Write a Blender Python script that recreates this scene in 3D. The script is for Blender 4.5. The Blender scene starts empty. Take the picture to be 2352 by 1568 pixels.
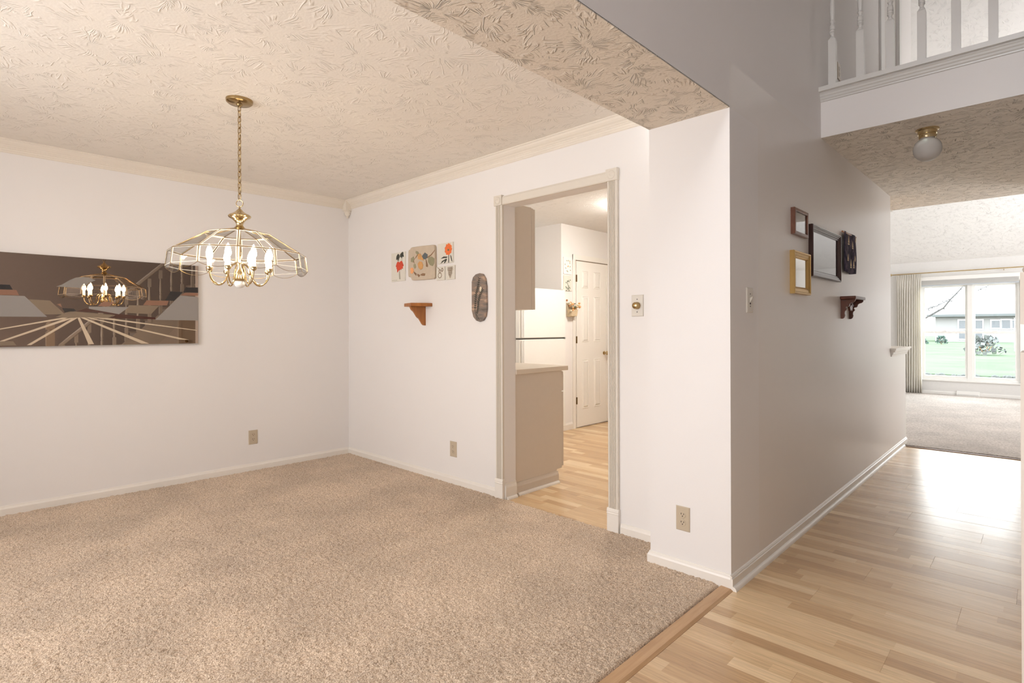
import bpy, bmesh, math, random
import numpy as np
from mathutils import Vector, Matrix
from math import sin, cos, pi, radians
random.seed(7)
rng = np.random.RandomState(7)
D = bpy.data
SC = bpy.context.scene
COL = SC.collection

# ------------------------------------------------------------------ camera
F_PX, CX, CY, W_PX, H_PX = 1272.1, 1215.93, 751.77, 2352.0, 1568.0
cam_d = D.cameras.new('camera')
cam = D.objects.new('camera', cam_d); COL.objects.link(cam)
cam_d.sensor_fit = 'HORIZONTAL'; cam_d.sensor_width = 36.0
cam_d.lens = 36.0 * F_PX / W_PX
cam_d.shift_x = -(CX - W_PX / 2) / W_PX
cam_d.shift_y = (CY - H_PX / 2) / W_PX
cam_d.clip_start = 0.02; cam_d.clip_end = 400
_y, _p, _r = radians(42.95861), radians(0.09838), radians(-0.16780)
_R = Vector((cos(_y), sin(_y), 0)); _F0 = Vector((-sin(_y), cos(_y), 0)); _Z = Vector((0, 0, 1))
_F = _F0 * cos(_p) + _Z * sin(_p); _U = _Z * cos(_p) - _F0 * sin(_p)
_R2 = _R * cos(_r) + _U * sin(_r); _U2 = _U * cos(_r) - _R * sin(_r)
m = Matrix.Identity(4)
for i in range(3):
    m[i][0] = _R2[i]; m[i][1] = _U2[i]; m[i][2] = -_F[i]
m[0][3], m[1][3], m[2][3] = 0.0, 0.0, 1.2
cam.matrix_world = m
SC.camera = cam

# ------------------------------------------------------------------ sky, lights, exposure
SC.view_settings.view_transform = 'Standard'
SC.view_settings.look = 'None'
SC.view_settings.gamma = 1.0
SC.view_settings.use_curve_mapping = False
SC.view_settings.exposure = 0.0
SC.cycles.max_bounces = 10
SC.cycles.diffuse_bounces = 6
SC.cycles.glossy_bounces = 5
SC.cycles.transmission_bounces = 8
SC.cycles.transparent_max_bounces = 24
SC.cycles.caustics_reflective = True
SC.cycles.caustics_refractive = False
SC.cycles.sample_clamp_indirect = 6.0

world = D.worlds.new('world'); SC.world = world
world.use_nodes = True
wn = world.node_tree; wn.nodes.clear()
wo = wn.nodes.new('ShaderNodeOutputWorld'); wb = wn.nodes.new('ShaderNodeBackground')
wg = wn.nodes.new('ShaderNodeTexCoord'); ws = wn.nodes.new('ShaderNodeSeparateXYZ')
wr = wn.nodes.new('ShaderNodeValToRGB')          # overcast sky: whiter at the horizon, bluer overhead
wr.color_ramp.elements[0].position = 0.0; wr.color_ramp.elements[0].color = (1.0, 1.0, 1.0, 1)
wr.color_ramp.elements[1].position = 1.0; wr.color_ramp.elements[1].color = (0.80, 0.90, 1.0, 1)
wn.links.new(wg.outputs['Generated'], ws.inputs[0]); wn.links.new(ws.outputs['Z'], wr.inputs[0])
wn.links.new(wr.outputs[0], wb.inputs[0]); wb.inputs[1].default_value = 17.0
wn.links.new(wb.outputs[0], wo.inputs[0])

def area(name, loc, direction, sx, sy, power, color, portal=False, spread=180):
    l = D.lights.new(name, 'AREA'); l.shape = 'RECTANGLE'; l.size = sx; l.size_y = sy
    l.energy = power; l.color = color; l.spread = radians(spread)
    if portal: l.cycles.is_portal = True
    o = D.objects.new(name, l); COL.objects.link(o)
    o.location = loc
    o.rotation_euler = Vector(direction).to_track_quat('-Z', 'Y').to_euler()
    return o
DAY = (1.0, 0.93, 0.90)
area('dining_window_daylight', (-2.75, -1.42, 1.45), (0.06, 1, -0.05), 1.8, 1.4, 50, (0.95, 0.965, 1.0), spread=150)
area('foyer_high_window_daylight', (-0.35, -1.42, 4.0), (-0.1, 1, -0.55), 1.1, 1.0, 60, (0.95, 0.96, 1.0))
area('front_door_sidelight_daylight', (-0.55, -1.42, 1.2), (0.05, 1, 0.38), 0.5, 1.8, 45, (0.96, 0.965, 1.0))
area('living_side_window_daylight', (1.72, 9.4, 1.4), (-1, 0, 0.15), 2.6, 1.6, 110, (0.97, 0.98, 1.0))
area('living_window_portal', (-0.95, 12.30, 1.1), (0, -1, 0), 1.5, 1.9, 1, (1, 1, 1), portal=True)
area('kitchen_fill_light', (-4.1, 2.98, 1.6), (0, 1, 0.25), 1.0, 0.8, 7, (1.0, 0.97, 0.93))  # unseen fill light added to brighten the wall beside the fridge
area('vault_fill_light', (1.6, 9.0, 3.4), (-0.6, 0, 1), 1.2, 1.2, 14, (1.0, 0.96, 0.93))  # unseen light added to brighten the sloping living room ceiling

# ------------------------------------------------------------------ node helpers
def new_mat(name):
    mt = D.materials.new(name); mt.use_nodes = True
    nt = mt.node_tree; nt.nodes.clear()
    out = nt.nodes.new('ShaderNodeOutputMaterial')
    b = nt.nodes.new('ShaderNodeBsdfPrincipled')
    nt.links.new(b.outputs[0], out.inputs[0])
    return mt, nt, b, out
def nd(nt, t, **kw):
    n = nt.nodes.new(t)
    for k, v in kw.items():
        if hasattr(n, k): setattr(n, k, v)
    return n
def val(nt, sock, v):
    if hasattr(v, 'links'): nt.links.new(v, sock)
    else: sock.default_value = v
def mth(nt, op, a, b=None, c=None, clamp=False):
    n = nt.nodes.new('ShaderNodeMath'); n.operation = op; n.use_clamp = clamp
    val(nt, n.inputs[0], a)
    if b is not None: val(nt, n.inputs[1], b)
    if c is not None: val(nt, n.inputs[2], c)
    return n.outputs[0]
def vmth(nt, op, a, b=None):
    n = nt.nodes.new('ShaderNodeVectorMath'); n.operation = op
    val(nt, n.inputs[0], a)
    if b is not None: val(nt, n.inputs['Scale'] if op == 'SCALE' else n.inputs[1], b)
    return n.outputs['Value'] if op in ('LENGTH', 'DOT_PRODUCT') else n.outputs[0]
def mixc(nt, f, a, b, blend='MIX'):
    n = nt.nodes.new('ShaderNodeMix'); n.data_type = 'RGBA'; n.blend_type = blend
    val(nt, n.inputs[0], f); val(nt, n.inputs[6], a); val(nt, n.inputs[7], b)
    return n.outputs[2]
def pos(nt): return nt.nodes.new('ShaderNodeNewGeometry').outputs['Position']
def noise(nt, vec, scale, detail=2, rough=0.5, dims='3D'):
    n = nt.nodes.new('ShaderNodeTexNoise'); n.noise_dimensions = dims
    n.inputs['Scale'].default_value = scale; n.inputs['Detail'].default_value = detail
    n.inputs['Roughness'].default_value = rough
    nt.links.new(vec, n.inputs['Vector']); return n.outputs['Fac']
def bump(nt, h, strength, dist, b):
    n = nt.nodes.new('ShaderNodeBump'); n.inputs['Strength'].default_value = strength
    n.inputs['Distance'].default_value = dist
    nt.links.new(h, n.inputs['Height']); nt.links.new(n.outputs[0], b.inputs['Normal'])
def ramp(nt, f, stops):
    n = nt.nodes.new('ShaderNodeValToRGB'); cr = n.color_ramp
    while len(cr.elements) < len(stops): cr.elements.new(0.5)
    for e, (p, c) in zip(cr.elements, stops):
        e.position = p; e.color = (c[0], c[1], c[2], 1) if hasattr(c, '__len__') else (c, c, c, 1)
    nt.links.new(f, n.inputs[0]); return n.outputs[0]
def srgb(r, g, b):
    f = lambda c: ((c / 255 + 0.055) / 1.055) ** 2.4 if c > 10.3 else c / 255 / 12.92
    return (f(r), f(g), f(b), 1)

def plain(name, color, rough=0.5, metal=0.0, spec=0.5, tex=0.03, scale=30, bmp=0.0, coat=0.0):
    """a plain surface with a faint mottling"""
    mt, nt, b, out = new_mat(name)
    c = color if len(color) == 4 else (*color, 1)
    n = noise(nt, pos(nt), scale, 3)
    f = mth(nt, 'MULTIPLY_ADD', n, tex * 2, 1 - tex)
    nt.links.new(vmth(nt, 'SCALE', c[:3], f), b.inputs['Base Color'])
    b.inputs['Roughness'].default_value = rough; b.inputs['Metallic'].default_value = metal
    b.inputs['Specular IOR Level'].default_value = spec
    b.inputs['Coat Weight'].default_value = coat
    if bmp: bump(nt, noise(nt, pos(nt), scale * 6, 2), bmp, 0.002, b)
    return mt
# vmth with a constant colour first needs a tuple default, handled by val()

WALL = (0.80, 0.775, 0.755)
M = {}
def wall_mat(name, color, rough):
    mt, nt, b, out = new_mat(name)
    n = noise(nt, pos(nt), 1.3, 3)
    nt.links.new(vmth(nt, 'SCALE', color, mth(nt, 'MULTIPLY_ADD', n, 0.05, 0.975)), b.inputs['Base Color'])
    b.inputs['Roughness'].default_value = rough
    h = mth(nt, 'ADD', noise(nt, pos(nt), 260, 2), mth(nt, 'MULTIPLY', noise(nt, pos(nt), 5, 2), 2.0))
    bump(nt, h, 0.10, 0.002, b)
    return mt
M['wall'] = wall_mat('wall_paint', WALL, 0.55)
M['wall_sheen'] = wall_mat('wall_paint_satin', (0.775, 0.74, 0.705), 0.33)
M['trim'] = plain('trim_paint', (0.80, 0.76, 0.70), 0.32, tex=0.02)
M['crown'] = plain('crown_paint', (0.78, 0.72, 0.63), 0.3, tex=0.02)
M['casing'] = plain('casing_paint', (0.70, 0.65, 0.57), 0.38, tex=0.02)
M['white'] = plain('white_enamel', (0.84, 0.83, 0.80), 0.28, tex=0.01)

def stomp(name, color, cell, depth, seed):
    """stomp-brush ceiling texture: radial ridges around scattered centres"""
    mt, nt, b, out = new_mat(name)
    P = pos(nt)
    nw = nd(nt, 'ShaderNodeTexNoise'); nw.inputs['Scale'].default_value = 7.0; nw.inputs['Detail'].default_value = 2
    nt.links.new(P, nw.inputs['Vector'])
    warp = vmth(nt, 'SCALE', vmth(nt, 'SUBTRACT', nw.outputs['Color'], (0.5, 0.5, 0.5)), 0.07)
    P2 = vmth(nt, 'ADD', P, warp)
    P2 = vmth(nt, 'MULTIPLY', P2, (1, 1, 0))
    hs = []
    for k, (cs, off) in enumerate(((cell, 0.0), (cell * 0.8, 3.7))):
        v = nt.nodes.new('ShaderNodeTexVoronoi'); v.voronoi_dimensions = '2D'
        v.inputs['Scale'].default_value = 1.0; v.inputs['Randomness'].default_value = 0.9
        Q = vmth(nt, 'ADD', vmth(nt, 'SCALE', P2, 1.0 / cs), (off + seed, off * 2, 0))
        nt.links.new(Q, v.inputs['Vector'])
        dv = vmth(nt, 'SUBTRACT', Q, v.outputs['Position'])
        r = vmth(nt, 'LENGTH', dv)
        dn = vmth(nt, 'NORMALIZE', dv)
        cs_ = vmth(nt, 'SCALE', v.outputs['Color'], 40.0)
        rv = nt.nodes.new('ShaderNodeCombineXYZ')
        nt.links.new(mth(nt, 'MULTIPLY', r, 0.9), rv.inputs[2])
        vec = vmth(nt, 'ADD', vmth(nt, 'ADD', vmth(nt, 'SCALE', dn, 3.2), cs_), rv.outputs[0])
        n1 = noise(nt, vec, 1.7, 1, 0.4)
        ridge = mth(nt, 'SUBTRACT', 1.0, mth(nt, 'MULTIPLY', mth(nt, 'ABSOLUTE', mth(nt, 'SUBTRACT', n1, 0.5)), 13.0), clamp=True)
        brk = mth(nt, 'MULTIPLY', mth(nt, 'SUBTRACT', noise(nt, Q, 3.2, 2), 0.50), 8.0, clamp=True)
        mask = mth(nt, 'MULTIPLY', mth(nt, 'GREATER_THAN', r, 0.08), brk)
        hs.append(mth(nt, 'MULTIPLY', ridge, mask))
    h = mth(nt, 'MAXIMUM', hs[0], hs[1])
    h = mth(nt, 'ADD', h, mth(nt, 'MULTIPLY', noise(nt, P, 90, 3), 0.30))
    bump(nt, h, 0.85, depth, b)
    nt.links.new(vmth(nt, 'SCALE', color, mth(nt, 'MULTIPLY_ADD', noise(nt, P, 2, 2), 0.08, 0.96)), b.inputs['Base Color'])
    b.inputs['Roughness'].default_value = 0.75
    return mt
M['ceil'] = stomp('stomped_ceiling_paint', (0.80, 0.75, 0.68), 0.30, 0.0030, 0.0)
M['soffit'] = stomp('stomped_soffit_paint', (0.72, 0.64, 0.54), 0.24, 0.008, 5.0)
M['ceil_hall'] = stomp('stomped_hall_ceiling_paint', (0.84, 0.77, 0.68), 0.22, 0.011, 2.0)
M['ceil_white'] = stomp('stomped_white_ceiling_paint', (0.85, 0.84, 0.82), 0.22, 0.0032, 9.0)

def laminate():
    mt, nt, b, out = new_mat('oak_strip_laminate')
    P = pos(nt)
    s = nt.nodes.new('ShaderNodeSeparateXYZ'); nt.links.new(P, s.inputs[0])
    oi = nt.nodes.new('ShaderNodeObjectInfo')
    row = mth(nt, 'FLOOR', mth(nt, 'DIVIDE', mth(nt, 'SUBTRACT', s.outputs[1], 3.0), 0.0633333))
    wn1 = nt.nodes.new('ShaderNodeTexWhiteNoise'); wn1.noise_dimensions = '1D'
    nt.links.new(row, wn1.inputs['W'])
    seg = mth(nt, 'FLOOR', mth(nt, 'DIVIDE', mth(nt, 'ADD', s.outputs[0], mth(nt, 'MULTIPLY', wn1.outputs[0], 0.9)), 0.83))
    cv = nt.nodes.new('ShaderNodeCombineXYZ')
    nt.links.new(row, cv.inputs[0]); nt.links.new(seg, cv.inputs[1])
    nt.links.new(mth(nt, 'MULTIPLY', oi.outputs['Random'], 13.0), cv.inputs[2])
    wn2 = nt.nodes.new('ShaderNodeTexWhiteNoise'); nt.links.new(cv.outputs[0], wn2.inputs['Vector'])
    tone = ramp(nt, wn2.outputs[0], [(0.0, (0.48, 0.305, 0.160)), (0.4, (0.57, 0.38, 0.205)), (0.75, (0.65, 0.455, 0.26)), (1.0, (0.76, 0.57, 0.35))])
    gs = nt.nodes.new('ShaderNodeCombineXYZ')
    nt.links.new(mth(nt, 'ADD', mth(nt, 'MULTIPLY', s.outputs[0], 3.0), mth(nt, 'MULTIPLY', wn2.outputs[0], 60.0)), gs.inputs[0])
    nt.links.new(mth(nt, 'MULTIPLY', s.outputs[1], 75.0), gs.inputs[1])
    g = noise(nt, gs.outputs[0], 1.3, 4, 0.6)
    gs2 = nt.nodes.new('ShaderNodeCombineXYZ')
    nt.links.new(mth(nt, 'MULTIPLY', s.outputs[0], 14.0), gs2.inputs[0])
    nt.links.new(mth(nt, 'MULTIPLY', s.outputs[1], 420.0), gs2.inputs[1])
    g2 = noise(nt, gs2.outputs[0], 1.0, 2)
    f = mth(nt, 'ADD', mth(nt, 'MULTIPLY_ADD', g, 0.75, 0.62), mth(nt, 'MULTIPLY', mth(nt, 'SUBTRACT', g2, 0.5), 0.35))
    nt.links.new(vmth(nt, 'SCALE', tone, f), b.inputs['Base Color'])
    b.inputs['Roughness'].default_value = 0.27
    b.inputs['Specular IOR Level'].default_value = 0.65
    bump(nt, mth(nt, 'ADD', mth(nt, 'MULTIPLY', g2, 0.3), mth(nt, 'MULTIPLY', noise(nt, P, 4.0, 1), 1.5)), 0.10, 0.002, b)
    return mt
M['laminate'] = laminate()

def wood(name, c1, c2, rough, sc=(6, 60, 60)):
    mt, nt, b, out = new_mat(name)
    P = vmth(nt, 'MULTIPLY', pos(nt), sc)
    g = noise(nt, P, 1.0, 4, 0.6)
    nt.links.new(ramp(nt, g, [(0.3, c1), (0.7, c2)]), b.inputs['Base Color'])
    b.inputs['Roughness'].default_value = rough
    return mt
M['oak_strip'] = wood('oak_reducer', (0.47, 0.28, 0.14), (0.58, 0.37, 0.20), 0.35, (60, 5, 60))
M['shelf_wood'] = wood('golden_brown_pine', (0.30, 0.105, 0.02), (0.43, 0.16, 0.035), 0.35, (40, 40, 8))
M['dark_wood'] = wood('dark_walnut', (0.075, 0.020, 0.008), (0.15, 0.045, 0.018), 0.3, (40, 40, 8))
M['frame_brown'] = wood('frame_walnut', (0.13, 0.05, 0.03), (0.20, 0.085, 0.05), 0.3, (40, 40, 20))
M['frame_black'] = plain('frame_dark_lacquer', (0.05, 0.025, 0.022), 0.22, tex=0.05)
M['gold'] = plain('gold_leaf', (0.55, 0.36, 0.13), 0.33, metal=0.8, tex=0.08)
M['brass'] = plain('polished_brass', (0.40, 0.285, 0.14), 0.20, metal=1.0, tex=0.03)
M['brass_bright'] = plain('bright_brass', (0.60, 0.47, 0.27), 0.16, metal=1.0, tex=0.03)
M['steel'] = plain('brushed_steel', (0.6, 0.6, 0.6), 0.3, metal=1.0)
M['almond'] = plain('almond_plastic', (0.52, 0.435, 0.32), 0.35, tex=0.01)
M['ivory'] = plain('ivory_plastic', (0.66, 0.62, 0.55), 0.3, tex=0.01)
M['slot'] = plain('dark_slot', (0.03, 0.02, 0.015), 0.6)
M['cab'] = plain('cabinet_laminate', (0.64, 0.57, 0.49), 0.4, tex=0.02)
M['counter'] = plain('countertop_laminate', (0.68, 0.60, 0.50), 0.35, tex=0.03, scale=200)
M['appliance'] = plain('appliance_enamel', (0.84, 0.83, 0.79), 0.22, tex=0.01)
M['rubber'] = plain('dark_gasket', (0.10, 0.09, 0.08), 0.6)
M['paper'] = plain('print_paper', (0.42, 0.43, 0.42), 0.5, tex=0.12, scale=12)
M['mat_board'] = plain('grey_mat_board', (0.40, 0.39, 0.37), 0.5, tex=0.02)
M['baluster'] = plain('baluster_paint', (0.70, 0.69, 0.66), 0.28, tex=0.01)

def carpet(name, c1, c2, c3, sc=260):
    mt, nt, b, out = new_mat(name)
    P = pos(nt)
    a = noise(nt, P, sc, 2, 0.6)
    col = ramp(nt, a, [(0.30, c1), (0.5, c2), (0.68, c3)])
    n2 = noise(nt, P, 2.2, 3, 0.55)
    # brushed pile: patches that lean one way or the other
    lean = mth(nt, 'MULTIPLY_ADD', ramp(nt, n2, [(0.38, 0.0), (0.62, 1.0)]), 0.20, 0.90)
    nt.links.new(vmth(nt, 'SCALE', col, lean), b.inputs['Base Color'])
    b.inputs['Roughness'].default_value = 0.95
    b.inputs['Specular IOR Level'].default_value = 0.1
    b.inputs['Sheen Weight'].default_value = 0.25
    b.inputs['Sheen Roughness'].default_value = 0.5
    bump(nt, mth(nt, 'ADD', a, noise(nt, P, sc * 0.45, 2)), 0.8, 0.006, b)
    return mt
M['carpet'] = carpet('beige_cut_pile', (0.28, 0.185, 0.112), (0.60, 0.455, 0.325), (0.82, 0.69, 0.545), 185)
M['carpet_far'] = carpet('greyed_cut_pile', (0.28, 0.23, 0.19), (0.42, 0.36, 0.31), (0.55, 0.49, 0.44), 60)  # same beige carpet, with the grey of blue daylight put into its colour

def thin_glass(name, tint=(1, 1, 1), gloss=0.08, base=0.12, rough=0.02):
    mt = D.materials.new(name); mt.use_nodes = True; nt = mt.node_tree; nt.nodes.clear()
    out = nt.nodes.new('ShaderNodeOutputMaterial'); mx = nt.nodes.new('ShaderNodeMixShader')
    t = nt.nodes.new('ShaderNodeBsdfTransparent'); t.inputs[0].default_value = (*tint, 1)
    g = nt.nodes.new('ShaderNodeBsdfGlossy'); g.inputs['Roughness'].default_value = rough
    lw = nt.nodes.new('ShaderNodeLayerWeight'); lw.inputs[0].default_value = base
    f = mth(nt, 'ADD', mth(nt, 'MULTIPLY', lw.outputs['Fresnel'], 0.6), gloss, clamp=True)
    nt.links.new(f, mx.inputs[0]); nt.links.new(t.outputs[0], mx.inputs[1]); nt.links.new(g.outputs[0], mx.inputs[2])
    nt.links.new(mx.outputs[0], out.inputs[0]); return mt
M['pane'] = thin_glass('window_glass', (0.97, 0.985, 0.98), 0.02)
M['shade_glass'] = thin_glass('clear_bevelled_glass', (0.995, 0.995, 0.99), 0.012, 0.06)
M['frame_glass'] = thin_glass('picture_glass', (0.95, 0.95, 0.95), 0.10, 0.25)
def rim_glass(name):
    mt = D.materials.new(name); mt.use_nodes = True; nt = mt.node_tree; nt.nodes.clear()
    out = nt.nodes.new('ShaderNodeOutputMaterial'); mx = nt.nodes.new('ShaderNodeMixShader'); m2 = nt.nodes.new('ShaderNodeMixShader')
    t = nt.nodes.new('ShaderNodeBsdfTransparent'); a = nt.nodes.new('ShaderNodeBsdfTranslucent'); d = nt.nodes.new('ShaderNodeBsdfDiffuse')
    a.inputs[0].default_value = (.95, .95, .93, 1); d.inputs[0].default_value = (.9, .9, .88, 1); m2.inputs[0].default_value = .5; mx.inputs[0].default_value = .45
    nt.links.new(a.outputs[0], m2.inputs[1]); nt.links.new(d.outputs[0], m2.inputs[2])
    nt.links.new(t.outputs[0], mx.inputs[1]); nt.links.new(m2.outputs[0], mx.inputs[2]); nt.links.new(mx.outputs[0], out.inputs[0]); return mt
M['glass_rim'] = rim_glass('bevelled_glass_rim')
def frosted(name):
    mt, nt, b, out = new_mat(name)
    b.inputs['Base Color'].default_value = (0.80, 0.78, 0.75, 1); b.inputs['Roughness'].default_value = 0.35
    b.inputs['Transmission Weight'].default_value = 0.45; b.inputs['IOR'].default_value = 1.25
    return mt
M['frost'] = frosted('frosted_glass')
def emit(name, col, s):
    mt, nt, b, out = new_mat(name)
    b.inputs['Base Color'].default_value = (0.9, 0.9, 0.85, 1)
    b.inputs['Emission Color'].default_value = (*col, 1); b.inputs['Emission Strength'].default_value = s
    return mt
M['bulb'] = emit('lit_candle_bulb', (1.0, 0.82, 0.60), 86.0)
M['kitchen_lamp'] = emit('lit_ceiling_diffuser', (1.0, 0.94, 0.86), 150.0)
M['candle_sleeve'] = emit('milk_glass_sleeve_glow', (1.0, 0.88, 0.68), 5.0)  # sleeves given their own glow to imitate the glare of the bulbs

# ------------------------------------------------------------------ mesh helpers
class MB:
    def __init__(s): s.v = []; s.f = []
    def add(s, vs, fs):
        k = len(s.v); s.v += [tuple(v) for v in vs]; s.f += [tuple(i + k for i in f) for f in fs]; return s
    def box(s, x0, x1, y0, y1, z0, z1):
        return s.add([(x0, y0, z0), (x1, y0, z0), (x1, y1, z0), (x0, y1, z0), (x0, y0, z1), (x1, y0, z1), (x1, y1, z1), (x0, y1, z1)],
                     [(0, 3, 2, 1), (4, 5, 6, 7), (0, 1, 5, 4), (1, 2, 6, 5), (2, 3, 7, 6), (3, 0, 4, 7)])
    def cbox(s, x0, x1, y0, y1, z0, z1, c):
        """box with its top edges chamfered"""
        return s.add([(x0, y0, z0), (x1, y0, z0), (x1, y1, z0), (x0, y1, z0), (x0, y0, z1 - c), (x1, y0, z1 - c), (x1, y1, z1 - c), (x0, y1, z1 - c),
                      (x0 + c, y0 + c, z1), (x1 - c, y0 + c, z1), (x1 - c, y1 - c, z1), (x0 + c, y1 - c, z1)],
                     [(0, 3, 2, 1), (0, 1, 5, 4), (1, 2, 6, 5), (2, 3, 7, 6), (3, 0, 4, 7), (4, 5, 9, 8), (5, 6, 10, 9), (6, 7, 11, 10), (7, 4, 8, 11), (8, 9, 10, 11)])
    def prism(s, pts, ax, a, b):
        """extrude a 2D outline along axis ax from a to b"""
        n = len(pts)
        def mk(p, t):
            return {'x': (t, p[0], p[1]), 'y': (p[0], t, p[1]), 'z': (p[0], p[1], t)}[ax]
        vs = [mk(p, a) for p in pts] + [mk(p, b) for p in pts]
        fs = [tuple(range(n))[::-1], tuple(range(n, 2 * n))] + [(i, (i + 1) % n, n + (i + 1) % n, n + i) for i in range(n)]
        return s.add(vs, fs)
    def lathe(s, prof, c, n=24, ax='z', a0=0.0):
        """revolve (r, h) about an axis through c"""
        vs = []
        for r, h in prof:
            for i in range(n):
                t = a0 + 2 * pi * i / n; u, w = r * cos(t), r * sin(t)
                vs.append({'z': (c[0] + u, c[1] + w, c[2] + h), 'x': (c[0] + h, c[1] + u, c[2] + w), 'y': (c[0] + u, c[1] + h, c[2] + w)}[ax])
        fs = []
        m_ = len(prof)
        for j in range(m_ - 1):
            for i in range(n):
                k = (i + 1) % n; fs.append((j * n + i, j * n + k, (j + 1) * n + k, (j + 1) * n + i))
        fs.append(tuple(range(n))[::-1]); fs.append(tuple(range((m_ - 1) * n, m_ * n)))
        return s.add(vs, fs)
    def tube(s, path, r, n=8, closed=False):
        P = [Vector(p) for p in path]; m_ = len(P)
        rs = r if hasattr(r, '__len__') else [r] * m_
        vs = []; prev = None
        for i, p in enumerate(P):
            if closed: t = P[(i + 1) % m_] - P[i - 1]
            else: t = P[min(i + 1, m_ - 1)] - P[max(i - 1, 0)]
            t.normalize()
            if prev is None:
                a = Vector((0, 0, 1)) if abs(t.z) < 0.9 else Vector((1, 0, 0)); u = t.cross(a).normalized()
            else:
                u = (prev - t * prev.dot(t)).normalized()
            prev = u; w = t.cross(u)
            for k in range(n):
                q = 2 * pi * k / n; vs.append(tuple(p + (u * cos(q) + w * sin(q)) * rs[i]))
        fs = []
        for i in range(m_ if closed else m_ - 1):
            j = (i + 1) % m_
            for k in range(n):
                l = (k + 1) % n; fs.append((i * n + k, i * n + l, j * n + l, j * n + k))
        if not closed: fs.append(tuple(range(n))[::-1]); fs.append(tuple(range((m_ - 1) * n, m_ * n)))
        return s.add(vs, fs)
    def sweep(s, path, prof, closed=False):
        """sweep a closed profile of (outward offset, z) along an xy path; the offset goes to the left of travel, mitred"""
        P = [Vector((p[0], p[1])) for p in path]; m_ = len(P); n = len(prof); vs = []
        for i, p in enumerate(P):
            if closed or 0 < i < m_ - 1:
                a = (P[i] - P[i - 1]).normalized(); b = (P[(i + 1) % m_] - P[i]).normalized()
                na = Vector((-a.y, a.x)); nb = Vector((-b.y, b.x)); q = (na + nb)
                q = q / max(1e-6, q.dot(na))
            else:
                a = (P[1] - P[0]).normalized() if i == 0 else (P[-1] - P[-2]).normalized(); q = Vector((-a.y, a.x))
            for o, z in prof: vs.append((p.x + q.x * o, p.y + q.y * o, z))
        fs = []
        for i in range(m_ if closed else m_ - 1):
            j = (i + 1) % m_
            for k in range(n):
                l = (k + 1) % n; fs.append((i * n + k, i * n + l, j * n + l, j * n + k))
        if not closed: fs.append(tuple(range(n))); fs.append(tuple(range((m_ - 1) * n, m_ * n))[::-1])
        return s.add(vs, fs)
    def rect_frame(s, plane, u0, u1, z0, z1, prof, base):
        """mitred picture frame; prof is a closed list of (inset from the edge, height off the wall)"""
        vs = []; n = len(prof)
        for (cu, cz, du, dz) in ((u0, z0, 1, 1), (u1, z0, -1, 1), (u1, z1, -1, -1), (u0, z1, 1, -1)):
            for i, h in prof:
                u, z = cu + du * i, cz + dz * i
                vs.append((base + h, u, z) if plane == 'x' else (u, base - h, z))
        fs = []
        for i in range(4):
            j = (i + 1) % 4
            for k in range(n):
                l = (k + 1) % n; fs.append((i * n + k, i * n + l, j * n + l, j * n + k))
        return s.add(vs, fs)
    def build(s, name, mat, parent=None, smooth=False, loc=None):
        me = D.meshes.new(name); vs = s.v
        if parent is not None:
            L = parent_world(parent); vs = [(v[0] - L[0], v[1] - L[1], v[2] - L[2]) for v in vs]
            if loc is not None: L2 = Vector(loc) - L; vs = [(v[0] - L2[0], v[1] - L2[1], v[2] - L2[2]) for v in vs]
        me.from_pydata(vs, [], s.f); me.update()
        bm = bmesh.new(); bm.from_mesh(me); bmesh.ops.recalc_face_normals(bm, faces=bm.faces); bm.to_mesh(me); bm.free()
        me.materials.append(M[mat] if isinstance(mat, str) else mat)
        o = D.objects.new(name, me); COL.objects.link(o)
        if smooth:
            me.polygons.foreach_set('use_smooth', [True] * len(me.polygons))
            try: me.set_sharp_from_angle(angle=radians(35))
            except Exception: pass
        if parent is not None:
            o.parent = parent
            if loc is not None: o.location = L2
        return o
def parent_world(o):
    v = Vector((0, 0, 0))
    while o is not None: v = v + Vector(o.location); o = o.parent
    return v
def tag(o, label=None, cat=None, group=None, kind=None):
    if label: o['label'] = label
    if cat: o['category'] = cat
    if group: o['group'] = group
    if kind: o['kind'] = kind
    return o
def thing(name, loc, label, cat, group=None):
    o = D.objects.new(name, None); o.empty_display_size = 0.05; COL.objects.link(o); o.location = loc
    return tag(o, label, cat, group)
def struct(name, mb, mat, label=None, parent=None, smooth=False):
    o = mb.build(name, mat, parent, smooth)
    o['kind'] = 'structure'
    if label: o['label'] = label
    return o
def copy_tree(o, parent=None):
    c = o.copy(); COL.objects.link(c); c.parent = parent
    for ch in list(o.children): copy_tree(ch, c)
    return c
def bevel(o, w, seg=2):
    b = o.modifiers.new('bevel', 'BEVEL'); b.width = w; b.segments = seg; b.limit_method = 'ANGLE'; return o
def decal(parent, name, plane, base, h, polys, mat):
    """flat printed shapes lying on a surface"""
    mb = MB()
    for i_, p in enumerate(polys):
        e_ = .00004 * (i_ % 30)
        mb.prism(p, plane, base - (e_ if plane == 'y' else 0), base + h + (e_ if plane == 'x' else 0))
    return mb.build(name, mat, parent)

# ------------------------------------------------------------------ geometry constants (metres)
XA, YB, XI, XH, YP = -4.907, 2.717, -1.478, -1.058, 2.490
ZC, ZS, ZL = 2.425, 2.2125, 2.427
ZU, ZT = 2.755, 5.06       # upper floor, upper ceiling
YL, YE, YPE, YW = 3.912, 6.103, 6.85, 12.203
KX = -4.134
YBACK = -1.5

# ------------------------------------------------------------------ structure
struct('floor', MB().box(-5.2, 2.0, YBACK, 7.2, -0.10, -0.012), 'oak_strip', 'wood floor of foyer, hall and kitchen')
FL = D.objects['floor']
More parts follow.
